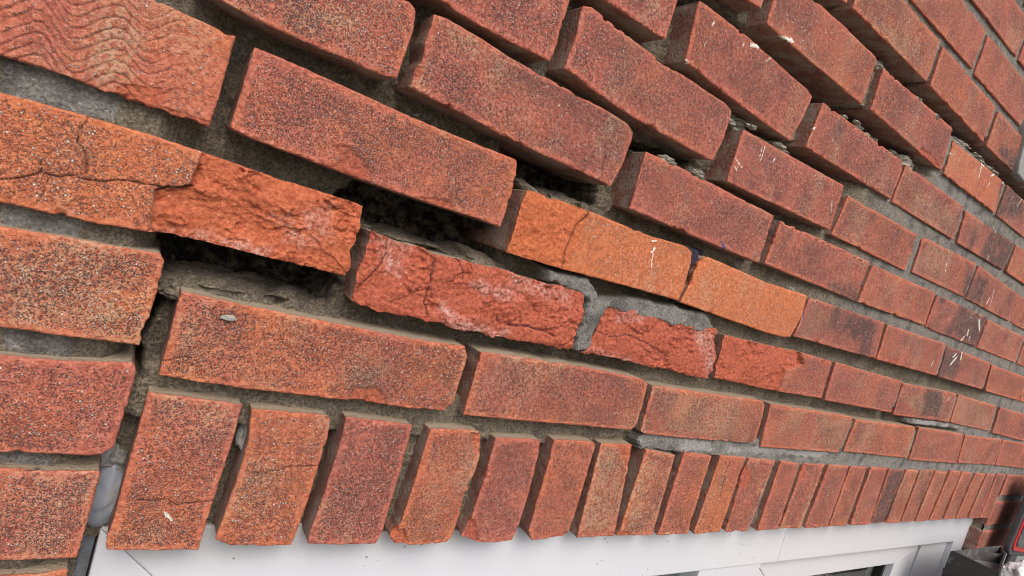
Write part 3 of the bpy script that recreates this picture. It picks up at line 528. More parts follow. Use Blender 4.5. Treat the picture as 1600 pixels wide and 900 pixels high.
def brick_material():
    m, t, bs = mat('brick_clay'); g = NT(t); v = coords(g)
    p_or, p_gr = (g.attr(k, 'OBJECT') for k in ('clay_orange', 'clay_grain'))
    bare, side, crack, white, blue, dust, mtop, hue, film, soot, dens = (g.attr(k) for k in ('bare', 'side', 'crack', 'white', 'blue', 'dust', 'mtop', 'hue', 'film', 'soot', 'dens'))
    n_f = g.noise(v, 330, 3, .68); n_g = g.noise(v, 900, 2, .68, .4)
    n_c = g.ramp(n_f, .30, .70)
    red = g.mix(n_c, (.300, .079, .054), (.520, .166, .112))
    org = g.mix(n_c, (.410, .110, .042), (.635, .212, .086))
    c = g.mix(hue, red, org)
    # fired-on sand / weathered film: buff in some areas, sooty in others
    c = g.mix(g.math('MULTIPLY', g.math('MULTIPLY', film, g.ramp(n_f, .36, .60)), .80), c, (.47, .315, .195))
    c = g.mix(g.math('MULTIPLY', g.math('MULTIPLY', soot, g.ramp(n_g, .15, .48)), .9), c, (.075, .050, .047))
    # dark pits between the sand
    sanded = g.math('MULTIPLY', g.math('SUBTRACT', 1.0, bare), p_gr)
    pit = g.math('MULTIPLY', g.ramp(g.math('ADD', n_g, g.math('MULTIPLY', dens, .26)), .735, .800), g.math('MULTIPLY', sanded, 1.1, clamp=True))
    c = g.mix(g.math('MULTIPLY', pit, .85), c, (.072, .046, .048))
    # pale sand grains, two sizes
    vo = g.vor(v, 500); sep = g.n('ShaderNodeSeparateColor'); g.set(sep.inputs[0], vo.outputs['Color'])
    pick = g.math('GREATER_THAN', sep.outputs[0], g.math('SUBTRACT', 1.06, g.math('MULTIPLY', dens, .40)))
    rad = g.math('MULTIPLY', g.math('ADD', sep.outputs[1], .45), .29)
    gate = g.math('GREATER_THAN', sanded, .12)
    grain = g.math('MULTIPLY', g.math('MULTIPLY', g.ramp(g.math('SUBTRACT', vo.outputs['Distance'], rad), -.10, .04, True), pick), gate)
    c = g.mix(g.math('MULTIPLY', g.math('MULTIPLY', g.math('MULTIPLY', g.ramp(vo.outputs['Distance'], .30, .62, True), pick), gate), .42), c, (.075, .045, .042))  # dark halo: each grain's small shadow painted into the colour
    c = g.mix(g.math('MULTIPLY', grain, .92), c, g.mix(sep.outputs[2], (.30, .20, .16), (.74, .63, .54)))
    vo2 = g.vor(v, 1050); sep2 = g.n('ShaderNodeSeparateColor'); g.set(sep2.inputs[0], vo2.outputs['Color'])
    gr2 = g.math('MULTIPLY', g.math('MULTIPLY', g.math('LESS_THAN', vo2.outputs['Distance'], .36), g.math('GREATER_THAN', sep2.outputs[0], g.math('SUBTRACT', 1.02, g.math('MULTIPLY', dens, .46)))), gate)
    c = g.mix(g.math('MULTIPLY', gr2, .75), c, g.mix(sep2.outputs[1], (.30, .17, .13), (.56, .45, .38)))
    # sand caught on the face, as fine as the mesh resolves
    spk = g.attr('speck')
    c = g.mix(g.math('MULTIPLY', g.ramp(spk, .50, 1.0), .46), c, (.095, .058, .054))
    c = g.mix(g.math('MULTIPLY', g.ramp(spk, -.5, -1.0), .42), c, (.60, .45, .37))
    # freshly broken clay
    bc = g.mix(n_c, (.25, .050, .032), (.47, .120, .072))
    bc = g.mix(g.math('MULTIPLY', p_or, .6), bc, g.mix(n_c, (.42, .098, .026), (.62, .205, .064)))
    c = g.mix(bare, c, bc)
    c = g.mix(g.math('MULTIPLY', g.math('MULTIPLY', dust, g.ramp(n_f, .34, .62)), .66), c, (.56, .46, .42))
    # unsanded end and bed faces, dulled by old mortar film
    sc = g.mix(n_c, (.150, .070, .054), (.290, .140, .104))
    sc = g.mix(g.math('MULTIPLY', g.ramp(g.noise(v, 42, 4, .65), .42, .62), .65), sc, g.mix(n_g, (.17, .13, .105), (.42, .35, .29)))
    c = g.mix(side, c, sc)
    mc = g.mix(n_g, (.16, .125, .085), (.52, .43, .31))
    c = g.mix(g.math('MULTIPLY', mtop, g.ramp(n_f, .22, .44)), c, mc)
    c = g.mix(g.math('MULTIPLY', crack, .9), c, (.032, .022, .020))
    nz = g.math('SUBTRACT', n_f, .5)
    c = g.mix(g.math('MULTIPLY', g.ramp(g.math('ADD', white, g.math('MULTIPLY', nz, 2.4)), .42, .72), .92), c, (.78, .75, .69))
    c = g.mix(g.math('MULTIPLY', g.ramp(g.math('ADD', blue, g.math('MULTIPLY', nz, .8)), .4, .7), .85), c, (.05, .06, .16))
    t.links.new(c, bs.inputs['Base Color'])
    bs.inputs['Roughness'].default_value = .86; bs.inputs['Specular IOR Level'].default_value = .3
    h = g.math('SUBTRACT', g.math('MULTIPLY', grain, 1.4), g.math('MULTIPLY', pit, 1.1))
    h = g.math('ADD', h, g.math('MULTIPLY', n_f, 1.9))
    t.links.new(g.bump(h, .0009, 1.0), bs.inputs['Normal'])
    return m
def mortar_material():
    m, t, bs = mat('lime_mortar'); g = NT(t); v = coords(g, False)
    new, blue, recess_shade = g.attr('new'), g.attr('blue'), g.attr('recess_shade')
    n1 = g.noise(v, 430, 4, .80, .3); n2 = g.noise(v, 45, 4, .65)
    n1 = g.ramp(n1, .30, .70)
    old = g.mix(n1, (.125, .102, .076), (.60, .51, .385))
    old = g.mix(g.math('MULTIPLY', g.ramp(n2, .45, .68), .55), old, (.12, .095, .075))
    nw = g.mix(n1, (.230, .218, .200), (.61, .585, .54))
    nw = g.mix(g.math('MULTIPLY', g.ramp(n2, .44, .66), .75), nw, g.mix(n1, (.075, .07, .066), (.24, .22, .20)))
    c = g.mix(g.ramp(g.math('ADD', new, g.math('MULTIPLY', g.math('SUBTRACT', n2, .5), .5)), .35, .65), old, nw)
    vo = g.vor(v, 480); sep = g.n('ShaderNodeSeparateColor'); g.set(sep.inputs[0], vo.outputs['Color'])
    gm = g.math('MULTIPLY', g.math('LESS_THAN', vo.outputs['Distance'], .34), g.math('GREATER_THAN', sep.outputs[0], .72))
    c = g.mix(g.ramp(new, 1.1, 1.4), c, g.mix(n1, (.42, .41, .39), (.74, .73, .71)))
    c = g.mix(g.math('MULTIPLY', gm, .75), c, g.mix(sep.outputs[1], (.10, .07, .05), (.52, .45, .36)))
    c = g.mix(g.math('MULTIPLY', recess_shade, g.ramp(g.noise(v, 110, 4, .65), .35, .6)), c, (.040, .034, .030))  # shade of voids and deep joints painted into the mortar colour
    c = g.mix(g.math('MULTIPLY', g.ramp(g.math('ADD', blue, g.math('MULTIPLY', g.math('SUBTRACT', n2, .5), .7)), .4, .7), .85), c, (.035, .035, .09))
    t.links.new(c, bs.inputs['Base Color']); bs.inputs['Roughness'].default_value = .95; bs.inputs['Specular IOR Level'].default_value = .2
    t.links.new(g.bump(g.math('ADD', n1, g.math('MULTIPLY', gm, .6)),   .0026, 1.0), bs.inputs['Normal'])
    return m
def plain(name, col, rough, noise_amt=.12, scale=40, spec=.5, bump=0.0, metallic=0.0, dirt=None):
    m, t, bs = mat(name); g = NT(t); v = coords(g, False)
    n = g.noise(v, scale, 4, .6)
    c = g.mix(n, tuple(x*(1-noise_amt) for x in col), tuple(min(1, x*(1+noise_amt)) for x in col))
    if dirt:
        c = g.mix(g.math('MULTIPLY', g.ramp(g.noise(v, dirt[1], 5, .7), dirt[2], dirt[2]+.12), dirt[3]), c, dirt[0])
    t.links.new(c, bs.inputs['Base Color']); bs.inputs['Roughness'].default_value = rough
    bs.inputs['Specular IOR Level'].default_value = spec; bs.inputs['Metallic'].default_value = metallic
    if bump: t.links.new(g.bump(g.noise(v, scale*4, 4, .6), bump), bs.inputs['Normal'])
    return m
M_BRICK = brick_material(); M_MORTAR = mortar_material()
M_UPVC = plain('white_upvc', (.58, .595, .635), .32, .03, 6, .5, dirt=((.42, .40, .37), 26, .64, .35))
M_CUT = plain('void_backing_dark', (.05, .047, .044), .95, .2, 30, .2, .004)  # near-black so the shade behind the voids is in the colour

# ------------------------------------------------------------------ mesh helpers
def link(name, me, parent=None, loc=(0, 0, 0)):
    o = bpy.data.objects.new(name, me); COL.objects.link(o); o.parent = parent; o.location = loc
    return o
def mesh_np(name, verts, quads, material, smooth=True, attrs=None, tris=None):
    me = bpy.data.meshes.new(name)
    nq = len(quads); nt_ = 0 if tris is None else len(tris)
    me.vertices.add(len(verts)); me.vertices.foreach_set('co', np.ascontiguousarray(verts, dtype=np.float32).ravel())
    li = np.asarray(quads, dtype=np.int32).ravel()
    ls = np.arange(nq, dtype=np.int32)*4
    if nt_:
        li = np.concatenate([li, np.asarray(tris, dtype=np.int32).ravel()]); ls = np.concatenate([ls, nq*4+np.arange(nt_, dtype=np.int32)*3])
    me.loops.add(len(li)); me.loops.foreach_set('vertex_index', li)
    me.polygons.add(nq+nt_); me.polygons.foreach_set('loop_start', ls)
    me.polygons.foreach_set('use_smooth', np.full(nq+nt_, smooth, dtype=bool))
    me.update(calc_edges=True)
    for k, a_ in (attrs or {}).items():
        if a_ is None: continue
        at = me.attributes.new(k, 'FLOAT', 'POINT'); at.data.foreach_set('value', np.ascontiguousarray(a_, dtype=np.float32))
    me.materials.append(material)
    return me
def prism(name, poly_uv, w0, w1, material, parent=None, bevel=1.0, loc=None):
    """closed prism from a wall-space outline between depths w0 (back) and w1 (front), bevelled"""
    import bmesh
    bm = bmesh.new()
    cu = sum(p[0] for p in poly_uv)/len(poly_uv); cv = sum(p[1] for p in poly_uv)/len(poly_uv)
    base = P(cu, cv, w0)
    f = bm.faces.new([bm.verts.new(P(u, v_, w0)-base) for u, v_ in poly_uv])
    r = bmesh.ops.extrude_face_region(bm, geom=[f])
    bmesh.ops.translate(bm, vec=P(0, 0, w1-w0), verts=[x for x in r['geom'] if isinstance(x, bmesh.types.BMVert)])
    bmesh.ops.recalc_face_normals(bm, faces=bm.faces)
    if bevel: bmesh.ops.bevel(bm, geom=bm.edges[:], offset=bevel/1000, segments=2, affect='EDGES', profile=.6)
    me = bpy.data.meshes.new(name); bm.to_mesh(me); bm.free(); me.materials.append(material)
    return link(name, me, parent, base-(parent.location if parent else Vector()))
def boxp(name, u0, u1, v0, v1, w0, w1, material, parent=None, bevel=1.0):
    return prism(name, [(u0, v0), (u1, v0), (u1, v1), (u0, v1)], w0, w1, material, parent, bevel)
def empty(name, loc, label, cat, group=None):
    o = bpy.data.objects.new(name, None); COL.objects.link(o); o.location = loc; o.empty_display_size = .05
    o['label'] = label; o['category'] = cat
    if group: o['group'] = group
    return o

# ------------------------------------------------------------------ bricks
wall = empty('brick_wall', P(600, -1000), 'weathered red brick wall with a stepped crack and spalled bricks', 'wall')
def depth_z(u, v, w=0):
    return RZ[0]*(u-CAM[0])+RZ[1]*(v-CAM[1])+RZ[2]*(w-CAM[2])
def sample(pl, s):
    p = np.array(pl, float); L = np.concatenate([[0], np.cumsum(np.hypot(*np.diff(p, axis=0).T))]); L /= L[-1]
    return np.interp(s, L, p[:, 0]), np.interp(s, L, p[:, 1])
def axis(length, res):
    n = max(4, int(round(length/res)))
    x = np.linspace(0, length, n+1)
    extra = np.array([.35, .9, 1.8, 3.0]); extra = extra[extra < max(res*2.5, 1.0)]
    x = np.unique(np.concatenate([x, extra, length-extra]))
    return x/length
FB = []
for ft in FEATURES:
    a_ = np.array(ft[1]); FB.append((a_[:, 0].min()-8, a_[:, 0].max()+8, a_[:, 1].min()-8, a_[:, 1].max()+8))
CB = np.array([p for c_ in COMB for p in c_])
def make_brick(top, bot, left, right, look, seed, res_k=.8, comb=False, depth=98.0):
    top, bot, left, right = (np.array(x, float) for x in (top, bot, left, right))
    c = (top[0]+top[-1]+bot[0]+bot[-1])/4
    lenu = max(np.hypot(*(top[-1]-top[0])), 20); lenv = max(np.hypot(*(top[0]-bot[0])), 20)
    z = max(250.0, depth_z(*c)); res = res_k*z/400.0
    s = axis(lenu, res); t = axis(lenv, res)              # t: 0 bottom .. 1 top
    S, T = np.meshgrid(s, t)                               # rows = t
    tu, tv = sample(top, s); bu, bv = sample(bot, s)
    lu, lv = sample(left[::-1], t); ru, rv = sample(right[::-1], t)
    U = (1-T)*bu+T*tu+(1-S)*lu[:, None]+S*ru[:, None]-((1-S)*(1-T)*bot[0][0]+S*(1-T)*bot[-1][0]+(1-S)*T*top[0][0]+S*T*top[-1][0])
    V = (1-T)*bv+T*tv+(1-S)*lv[:, None]+S*rv[:, None]-((1-S)*(1-T)*bot[0][1]+S*(1-T)*bot[-1][1]+(1-S)*T*top[0][1]+S*T*top[-1][1])
    # ragged arrises
    k = seed*1.37
    du = np.minimum(S, 1-S)*lenu; dv = np.minimum(T, 1-T)*lenv; d = np.minimum(du, dv)
    fall = np.exp(-d/2.2)
    rag = .55*vn(U/5.5, V/5.5, k)+.45*vn(U/2.3, V/2.3, k+5)
    chipn = np.clip(fbm(U/16, V/16, k+11, 3)-.36, 0, 1)*7.5
    jag = 2.6 if look[3] < .41 and look[1] == 0 and look[2] == 0 else 0.0
    inw = (rag*.38+chipn)*fall+jag*fall*(.8*fbm(U/11, V/11, k+71, 3)+.35*facets(U/7, V/7, k+3)[0]+.25)
    iu = np.where(S < .5, 1, -1)*np.exp(-du/2.2); iv = np.where(T < .5, 1, -1)*np.exp(-dv/2.2)
    U = U+inw*iu; V = V+inw*iv
    Wd = .55*fbm(U/45, V/45, k+20, 2)+.22*fbm(U/7, V/7, k+23, 2)+.26*look[3]*fbm(U/2.3, V/2.3, k+27, 2)
    Wd = Wd+_rs.normal(0, .10*res, U.shape)*(.3+.7*look[3])          # sand grit
    rr = random.Random(seed)
    Wd += rr.uniform(-.9, .9)+(S-.5)*rr.uniform(-1.2, 1.2)+(T-.5)*rr.uniform(-.8, .8)
    rnd = 1.5+.7*vn(U/9, V/9, k+31)+chipn*1.0
    e = np.clip(1-d/np.maximum(rnd, .5), 0, 1)
    # corner rounding in both directions
    Wd -= rnd*.75*e*e
    Wd -= chipn*.5*np.exp(-d/3.5)
    shp = U.shape; att = {q_: np.zeros(shp) for q_ in ('bare', 'crack', 'white', 'blue', 'dust')}
    att['bare'] = np.clip(chipn*fall*.8, 0, 1)*.8
    lo = (U.min(), U.max(), V.min(), V.max())
    att['speck'] = np.clip(_rs.normal(0, .42, shp), -1, 1)*(.35+.65*look[3])*sstep(d, .6, 2.5)*float(np.interp(z, [350, 520, 900], [.28, .70, 1.6]))
    att['hue'] = np.clip(look[0]+.42*fbm(U/48, V/60, k+41, 3)+.14*vn(U/9, V/9, k+44), 0, 1)
    att['film'] = .8*sstep(.5+.5*fbm(U/30, V/55, k+47, 4)+.30*look[1], .58, 1.0)
    att['soot'] = .9*sstep(.5+.5*fbm(U/36, V/60, k+51, 4)+.50*look[2], .80, 1.20)
    att['dens'] = np.clip(.54+.30*fbm(U/26, V/22, k+55, 4)+.34*look[3], .12, 1.1)*(.30+.70*sstep(d+2.0*vn(U/6, V/6, k+58), .5, 6.5))
    for ft, bb in zip(FEATURES, FB):
        if bb[1] < lo[0] or bb[0] > lo[1] or bb[3] < lo[2] or bb[2] > lo[3]: continue
        kd = ft[0]
        if kd in ('spall', 'rough'):
            a_ = softpoly(U, V, ft[1], .9, 2.2, k); dp = ft[2]
            xw = U+2.5*fbm(U/14, V/14, k+3, 2); yw = V+2.5*fbm(U/14, V/14, k+7, 2)
            h1, e1 = facets(xw/40, yw/25, k); h2, e2 = facets(xw/12, yw/8, k+2); h3, _ = facets(U/4.6, V/3.4, k+4)
            sc_ = 1.0 if kd == 'spall' else .45
            step = np.round((fbm(U/44, V/22, k+9, 2)+.10*fbm(U/5, V/5, k, 2))*2.6)/2.6       # flaked layers
            act = sstep(fbm(U/17, V/12, k+15, 3), -.05, .30)                   # flaky zones between smoother shells
            rel = sc_*(2.6*fbm(U/34, V/20, k+17, 2)+1.7*h1+act*(2.7*h2+1.7*h3)+.35*h3+1.4*step+.22*fbm(U/2.6, V/2.2, k+13, 2))
            Wd = Wd*(1-a_)+a_*(-dp+rel-1.2*np.exp(-d/4)*sc_)
            att['bare'] = np.maximum(att['bare'], a_)
            if kd == 'spall': att['crack'] = np.maximum(att['crack'], a_*sstep(e1, .035, .0)*.35*sstep(vn(U/9, V/9, k), .1, .5))
        elif kd == 'chip':
            a_ = softpoly(U, V, ft[1], .7, 1.0, k)
            Wd -= a_*(ft[2]+.35*facets(U/6, V/6, k)[0]); att['bare'] = np.maximum(att['bare'], a_*.7)
        elif kd in ('film', 'soot'):
            a_ = softpoly(U, V, ft[1], 8.0, 7.0, k)*(.75+.5*fbm(U/9, V/9, k+61, 3)); att[kd] = np.clip(np.maximum(att[kd], a_*(1.3 if kd == 'soot' else 1.0)), 0, 1)
        elif kd == 'dust':
            a_ = softpoly(U, V, ft[1], 6.0, 5.0, k)*(.6+.6*fbm(U/6, V/6, k+81, 3)); att['dust'] = np.maximum(att['dust'], a_)
        elif kd == 'crack':
            xs = U+.9*fbm(U/4, V/4, k+2, 2); ys = V+.9*fbm(U/4, V/4, k+6, 2)
            dd = segdist(xs, ys, ft[1]); w_ = max(ft[2], res*.55)
            a_ = np.clip(1.25-dd/w_, 0, 1); Wd -= ft[3]*a_; att['crack'] = np.maximum(att['crack'], a_*min(1, ft[2]/w_+.25))
        elif kd in ('white', 'blue'):
            dd = segdist(U, V, ft[1]); w_ = max(ft[2]*(.62 if ft[1][0][0] < 900 else .85), res*.55)
            a_ = np.clip(1.35-dd/w_, 0, 1); att[kd] = np.maximum(att[kd], a_)
            if kd == 'white': Wd += .5*np.clip(a_*1.5, 0, 1)
    if comb:
        for pl in COMB:
            dd = segdist(U+.8*fbm(U/9, V/9, 77, 2), V+.9*fbm(U/9, V/9, 78, 2), pl)
            fadez = .25+.75*sstep(U+9*vn(U/12, V/12, 3), -45, -80); fadez = fadez*sstep(U, -32, -42)
            Wd -= (.78*np.exp(-(dd/.55)**2)-.15*np.exp(-((dd-1.6)/.9)**2))*fadez*(.7+.3*vn(U/8, V/8, 4))
            att['crack'] = np.maximum(att['crack'], .34*np.exp(-(dd/.6)**2)*fadez)
    nr, nc = shp
    idx = np.arange(nr*nc).reshape(nr, nc)
    quads = [np.stack([idx[:-1, :-1], idx[:-1, 1:], idx[1:, 1:], idx[1:, :-1]], -1).reshape(-1, 4)]
    ring = np.concatenate([idx[0, :], idx[1:, -1], idx[-1, -2::-1], idx[-2:0:-1, 0]])
    fu, fv, fw = U.ravel(), V.ravel(), Wd.ravel()
    ru_, rv_, rw_ = fu[ring], fv[ring], fw[ring]
    nring = len(ring)
    topm = np.zeros(nring); topm[nc+nr-1:2*nc+nr-2] = 1.0; topm[[nc+nr-2]] = 1
    Us, Vs, Ws = [fu], [fv], [fw]; sidea = [np.zeros(nr*nc)]; mt = [np.zeros(nr*nc)]; keep = {q_: [att[q_].ravel()] for q_ in att}
    cu_, cv_ = c
    win_ = max(3, int(7.0/res)) | 1; ker = np.ones(win_)/win_; hw_ = win_//2
    def smo(x): return np.convolve(np.concatenate([x[-hw_:], x, x[:hw_]]), ker, 'valid')
    su_, sv_ = smo(ru_), smo(rv_)
    prev = ring; base = nr*nc
    for j, (dw, sd_) in enumerate(((.5, .25), (2.2, .8), (6, 1), (14, 1), (30, 1), (60, 1), (depth, 1))):
        sh = .25+.006*dw
        nx = np.sign(cu_-ru_)*np.clip((np.abs(ru_-cu_)-(lenu/2-6))/6, 0, 1); ny = np.sign(cv_-rv_)*np.clip((np.abs(rv_-cv_)-(lenv/2-6))/6, 0, 1)
        nn = .3*vn(ru_/9, rv_/9, k+j*.05)*min(1, dw/4)
        bl = min(1.0, dw/6.0); Us.append(ru_*(1-bl)+su_*bl+nx*(sh+nn)); Vs.append(rv_*(1-bl)+sv_*bl+ny*(sh+nn)); Ws.append(np.minimum(rw_-dw, rw_) if dw < 14 else np.minimum(-dw+rw_*.3, rw_-6))
        sidea.append(np.full(nring, sd_)); mt.append(topm*min(1, dw/3.0))
        for q_ in keep: keep[q_].append(att[q_].ravel()[ring]*(1.0 if dw < 1 else (.6 if dw < 3 else 0.0)))
        cur = base+np.arange(nring); base += nring
        quads.append(np.stack([prev, cur, np.roll(cur, -1), np.roll(prev, -1)], -1)); prev = cur
    U_, V_, W_ = np.concatenate(Us), np.concatenate(Vs), np.concatenate(Ws)
    loc = P(c[0], c[1], -depth/2)
    co = np.stack([U_/1000-loc.x, -W_/1000-loc.y, V_/1000-loc.z], -1)
    # back cap
    cen = len(co); co = np.vstack([co, [[0, depth/2000, 0]]])
    tris = np.stack([np.roll(prev, -1), prev, np.full(nring, cen)], -1)
    A = {q_: np.append(np.concatenate(keep[q_]), 0) for q_ in keep}
    for q_ in list(A):
        if np.abs(A[q_]).max() < .02: A[q_] = None     # absent attribute reads as 0
    A['side'] = np.append(np.concatenate(sidea), 1); A['mtop'] = np.append(np.concatenate(mt), 0)
    me = mesh_np('brick', co, np.concatenate(quads), M_BRICK, True, A, tris)
    o = link('brick', me, wall, loc-wall.location)
    for q_, val in zip(('clay_orange', 'clay_tan', 'clay_soot', 'clay_grain'), look): o[q_] = float(val)
    return o
for i, (t_, b_, l_, r_, look) in enumerate(BRICKS):
    cu = (t_[0][0]+t_[-1][0])/2; cv = (t_[0][1]+b_[0][1])/2
    comb = (-250 < cu < -100 and 190 < cv < 250)
    make_brick(t_, b_, l_, r_, look, i+1, .55 if comb else .8, comb)
rg = random.Random(3)
for i, (u0, u1, v0, v1) in enumerate(FAR):
    infr = u0 > 900
    make_brick([(u0, v1), (u1, v1+rg.uniform(-1, 1))], [(u0, v0), (u1, v0+rg.uniform(-1, 1))], [(u0, v1), (u0, v0)], [(u1, v1), (u1, v0)],
               (rg.uniform(0, .4), rg.uniform(.1, .4), rg.uniform(.05, .4), .8), 300+i, 1.0 if infr else 4.0)

# ------------------------------------------------------------------ mortar: one raked, crumbling bed behind the faces
def graded(x0, x1, f):
    xs = [x0]
    while xs[-1] < x1: xs.append(xs[-1]+f(xs[-1]))
    return np.array(xs)
def build_mortar():
    us = graded(-720, 2150, lambda u: 4.0 if u < -300 else (1.5 if u < 350 else 1.5+(u-350)*.0028))
    vs_ = graded(-205, 810, lambda v: 1.6 if v < 620 else 4.0)
    U, V = np.meshgrid(us, vs_)
    D = np.interp(U, [-300, -58, -36, 380, 560, 720, 950, 2000], [9, 9, 32, 30, 20, 6, 3.5, 3])
    def rect_(u0, u1, v0, v1, dep):
        nonlocal D
        fu = sstep(U, u0-12, u0+12)*sstep(U, u1+30, u1-30); fv = ((V > v0) & (V < v1)).astype(float); a_ = fu*fv
        D = D*(1-a_)+dep*a_
    rect_(420, 1300, 60, 92, 20); rect_(480, 1380, 134, 164, 17); rect_(250, 640, 280, 308, 30); rect_(300, 690, 352, 382, 34)
    rect_(200, 860, 420, 462, 56); rect_(300, 1330, 508, 543, 54); rect_(150, 620, -125, -14, 19); rect_(-60, 150, -125, -14, 28); rect_(620, 1700, -125, -14, 7)
    rect_(-40, 430, -14, 26, 14); rect_(500, 1800, 586, 604, 4)
    new = np.zeros(U.shape); blue = np.zeros(U.shape); recess_shade = np.zeros(U.shape)
    new = np.clip(sstep(U, 560, 820)*.55*sstep(D, 15, 8), 0, 1)+0.0
    for kd, poly, val in MORTAR:
        a0 = np.array(poly); bx = (U > a0[:, 0].min()-15) & (U < a0[:, 0].max()+15) & (V > a0[:, 1].min()-15) & (V < a0[:, 1].max()+15)
        if not bx.any(): continue
        u_, v_ = U[bx], V[bx]
        if kd == 'void':
            a_ = softpoly(u_, v_, poly, 1.6, 2.0); D[bx] = np.where(a_ > .02, D[bx]*(1-a_)+(val+12*fbm(u_/20, v_/20, 5, 3))*a_, D[bx])
            recess_shade[bx] = np.maximum(recess_shade[bx], softpoly(u_, v_, poly, 7.0, 3.0))  # painted shade in and around each void
        else:
            a_ = softpoly(u_, v_, poly, 2.2, 2.5)
            D[bx] = D[bx]*(1-a_)+val*a_
            if kd == 'lime': new[bx] = np.maximum(new[bx], a_*(1.25+.5*fbm(u_/30, v_/12, 21, 3)))
            elif kd == 'new': new[bx] = np.maximum(new[bx], a_)
            else: blue[bx] = np.maximum(blue[bx], softpoly(u_, v_, poly, 1.5, 2.0))
    recess_shade = np.maximum(recess_shade, .8*sstep(D, 22, 42)*sstep(U, -60, 60))  # painted shade, darker the deeper the joint is raked
    amp = np.clip(D/22, .25, 1.3)
    D = D-amp*(3.4*fbm(U/24, V/15, 2, 3)+1.9*fbm(U/6, V/6, 6, 3)+.9*vn(U/2.1, V/2.1, 8))
    # drop what lies well inside a brick or beyond the wall outline
    hide = np.zeros(U.shape, bool)
    for t_, b_, l_, r_, look in BRICKS:
        u0 = max(t_[0][0], b_[0][0])+9; u1 = min(t_[-1][0], b_[-1][0])-9; v0 = max(b_[0][1], b_[-1][1])+9; v1 = min(t_[0][1], t_[-1][1])-9
        hide |= (U > u0) & (U < u1) & (V > v0) & (V < v1)
    for u0, u1, v0, v1 in FAR: hide |= (U > u0+9) & (U < u1-9) & (V > v0+9) & (V < v1-9)
    hide |= (U > -40) & (U < 1662) & (V < -106)                      # window opening
    q = ~(hide[:-1, :-1] & hide[:-1, 1:] & hide[1:, 1:] & hide[1:, :-1])
    q &= ~((U[:-1, :-1] > -44) & (U[:-1, :-1] < 1660) & (V[:-1, :-1] < -108))
    idx = np.arange(U.size).reshape(U.shape)
    quads = np.stack([idx[:-1, :-1], idx[:-1, 1:], idx[1:, 1:], idx[1:, :-1]], -1)[q]
    used = np.unique(quads); remap = np.zeros(U.size, np.int64); remap[used] = np.arange(len(used))
    loc = wall.location
    co = np.stack([U.ravel()[used]/1000-loc.x, D.ravel()[used]/1000-loc.y, V.ravel()[used]/1000-loc.z], -1)
    me = mesh_np('mortar', co, remap[quads], M_MORTAR, True, dict(new=new.ravel()[used], blue=blue.ravel()[used], recess_shade=recess_shade.ravel()[used]))
    link('mortar', me, wall)
build_mortar()
# unseen backing added behind the bricks to stop light and keep voids dark
for nm, u0, u1, v0, v1 in (('void_backing', -740, 2150, -104, 830), ('void_backing', -740, -46, -1010, -108), ('void_backing', 1666, 2150, -1010, -108)):
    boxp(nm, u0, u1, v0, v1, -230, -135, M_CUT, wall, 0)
boxp('reveal_mortar', 1662, 1720, -1000, -112, -92, -7, M_MORTAR, wall, 0)
boxp('reveal_mortar', -110, -54, -1000, -190, -92, -9, M_MORTAR, wall, 0)
boxp('lintel', -120, 1750, -104, -96, -134, -60, plain('steel_lintel', (.10, .09, .085), .7, .2, 40, .4, 0, .3), wall, 0)
# ------------------------------------------------------------------ crumbs, lumps and dabs in the joints
def lump(name, u, v, w, ru, rv, rw, material, parent, seed, sub=3, rough=.35):
    import bmesh
    bm = bmesh.new(); bmesh.ops.create_icosphere(bm, subdivisions=sub, radius=1.0)
    co = np.array([x.co[:] for x in bm.verts])
    n = rough*(fbm(co[:, 0]*1.6+seed, co[:, 1]*1.6+co[:, 2]*1.1, seed, 3))+.5*rough*facets(co[:, 0]*2+co[:, 2], co[:, 1]*2-co[:, 2], seed)[0]
    co = co*(1+n)[:, None]
    for x, c_ in zip(bm.verts, co): x.co = Vector((c_[0]*ru/1000, -c_[2]*rw/1000, c_[1]*rv/1000))
    me = bpy.data.meshes.new(name); bm.to_mesh(me); bm.free(); me.materials.append(material)
    me.polygons.foreach_set('use_smooth', np.full(len(me.polygons), False))
    return link(name, me, parent, P(u, v, w)-(parent.location if parent else Vector()))
M_PALE = plain('pale_crumbly_mortar', (.40, .385, .32), .95, .3, 120, .2, .002, dirt=((.13, .12, .10), 60, .5, .7))
M_GREY = plain('grey_cement', (.30, .30, .285), .95, .35, 200, .2, .0015, dirt=((.14, .13, .12), 60, .52, .6))
M_DAB = plain('dried_mortar_dab', (.34, .33, .28), .95, .25, 300, .2, .001)
M_BED = M_MORTAR
rl = random.Random(11)
for (u, v, n, sp) in ((700, 527, 2, 40), (780, 524, 3, 60), (865, 522, 3, 55), (940, 521, 3, 50), (1085, 520, 3, 45),
                      (720, 445, 2, 40), (790, 444, 2, 46), (860, 444, 2, 40), (456, 368, 2, 20)):
    for i in range(n):
        s_ = rl.uniform(.6, 1.25)
        lump('mortar_lump', u+rl.uniform(-sp, sp)/1.4, v+rl.uniform(-6, 3), rl.uniform(-40, -24), 24*s_, 7*s_, 10*s_, M_PALE, wall, rl.uniform(0, 60), 4, .75)
for (u0, u1, v, n) in ((440, 540, 361, 4), (580, 770, 434, 4), (690, 880, 511, 6), (880, 1000, 509, 4), (1010, 1110, 508, 4), (330, 420, 291, 2)):
    for i in range(n):
        s_ = rl.uniform(.5, 1.3)
        lump('mortar_flake', rl.uniform(u0, u1), v+rl.uniform(-1, 4), rl.uniform(-24, -5), 11*s_, 3.2*s_, 6*s_, M_PALE, wall, rl.uniform(0, 90), 3, .8)
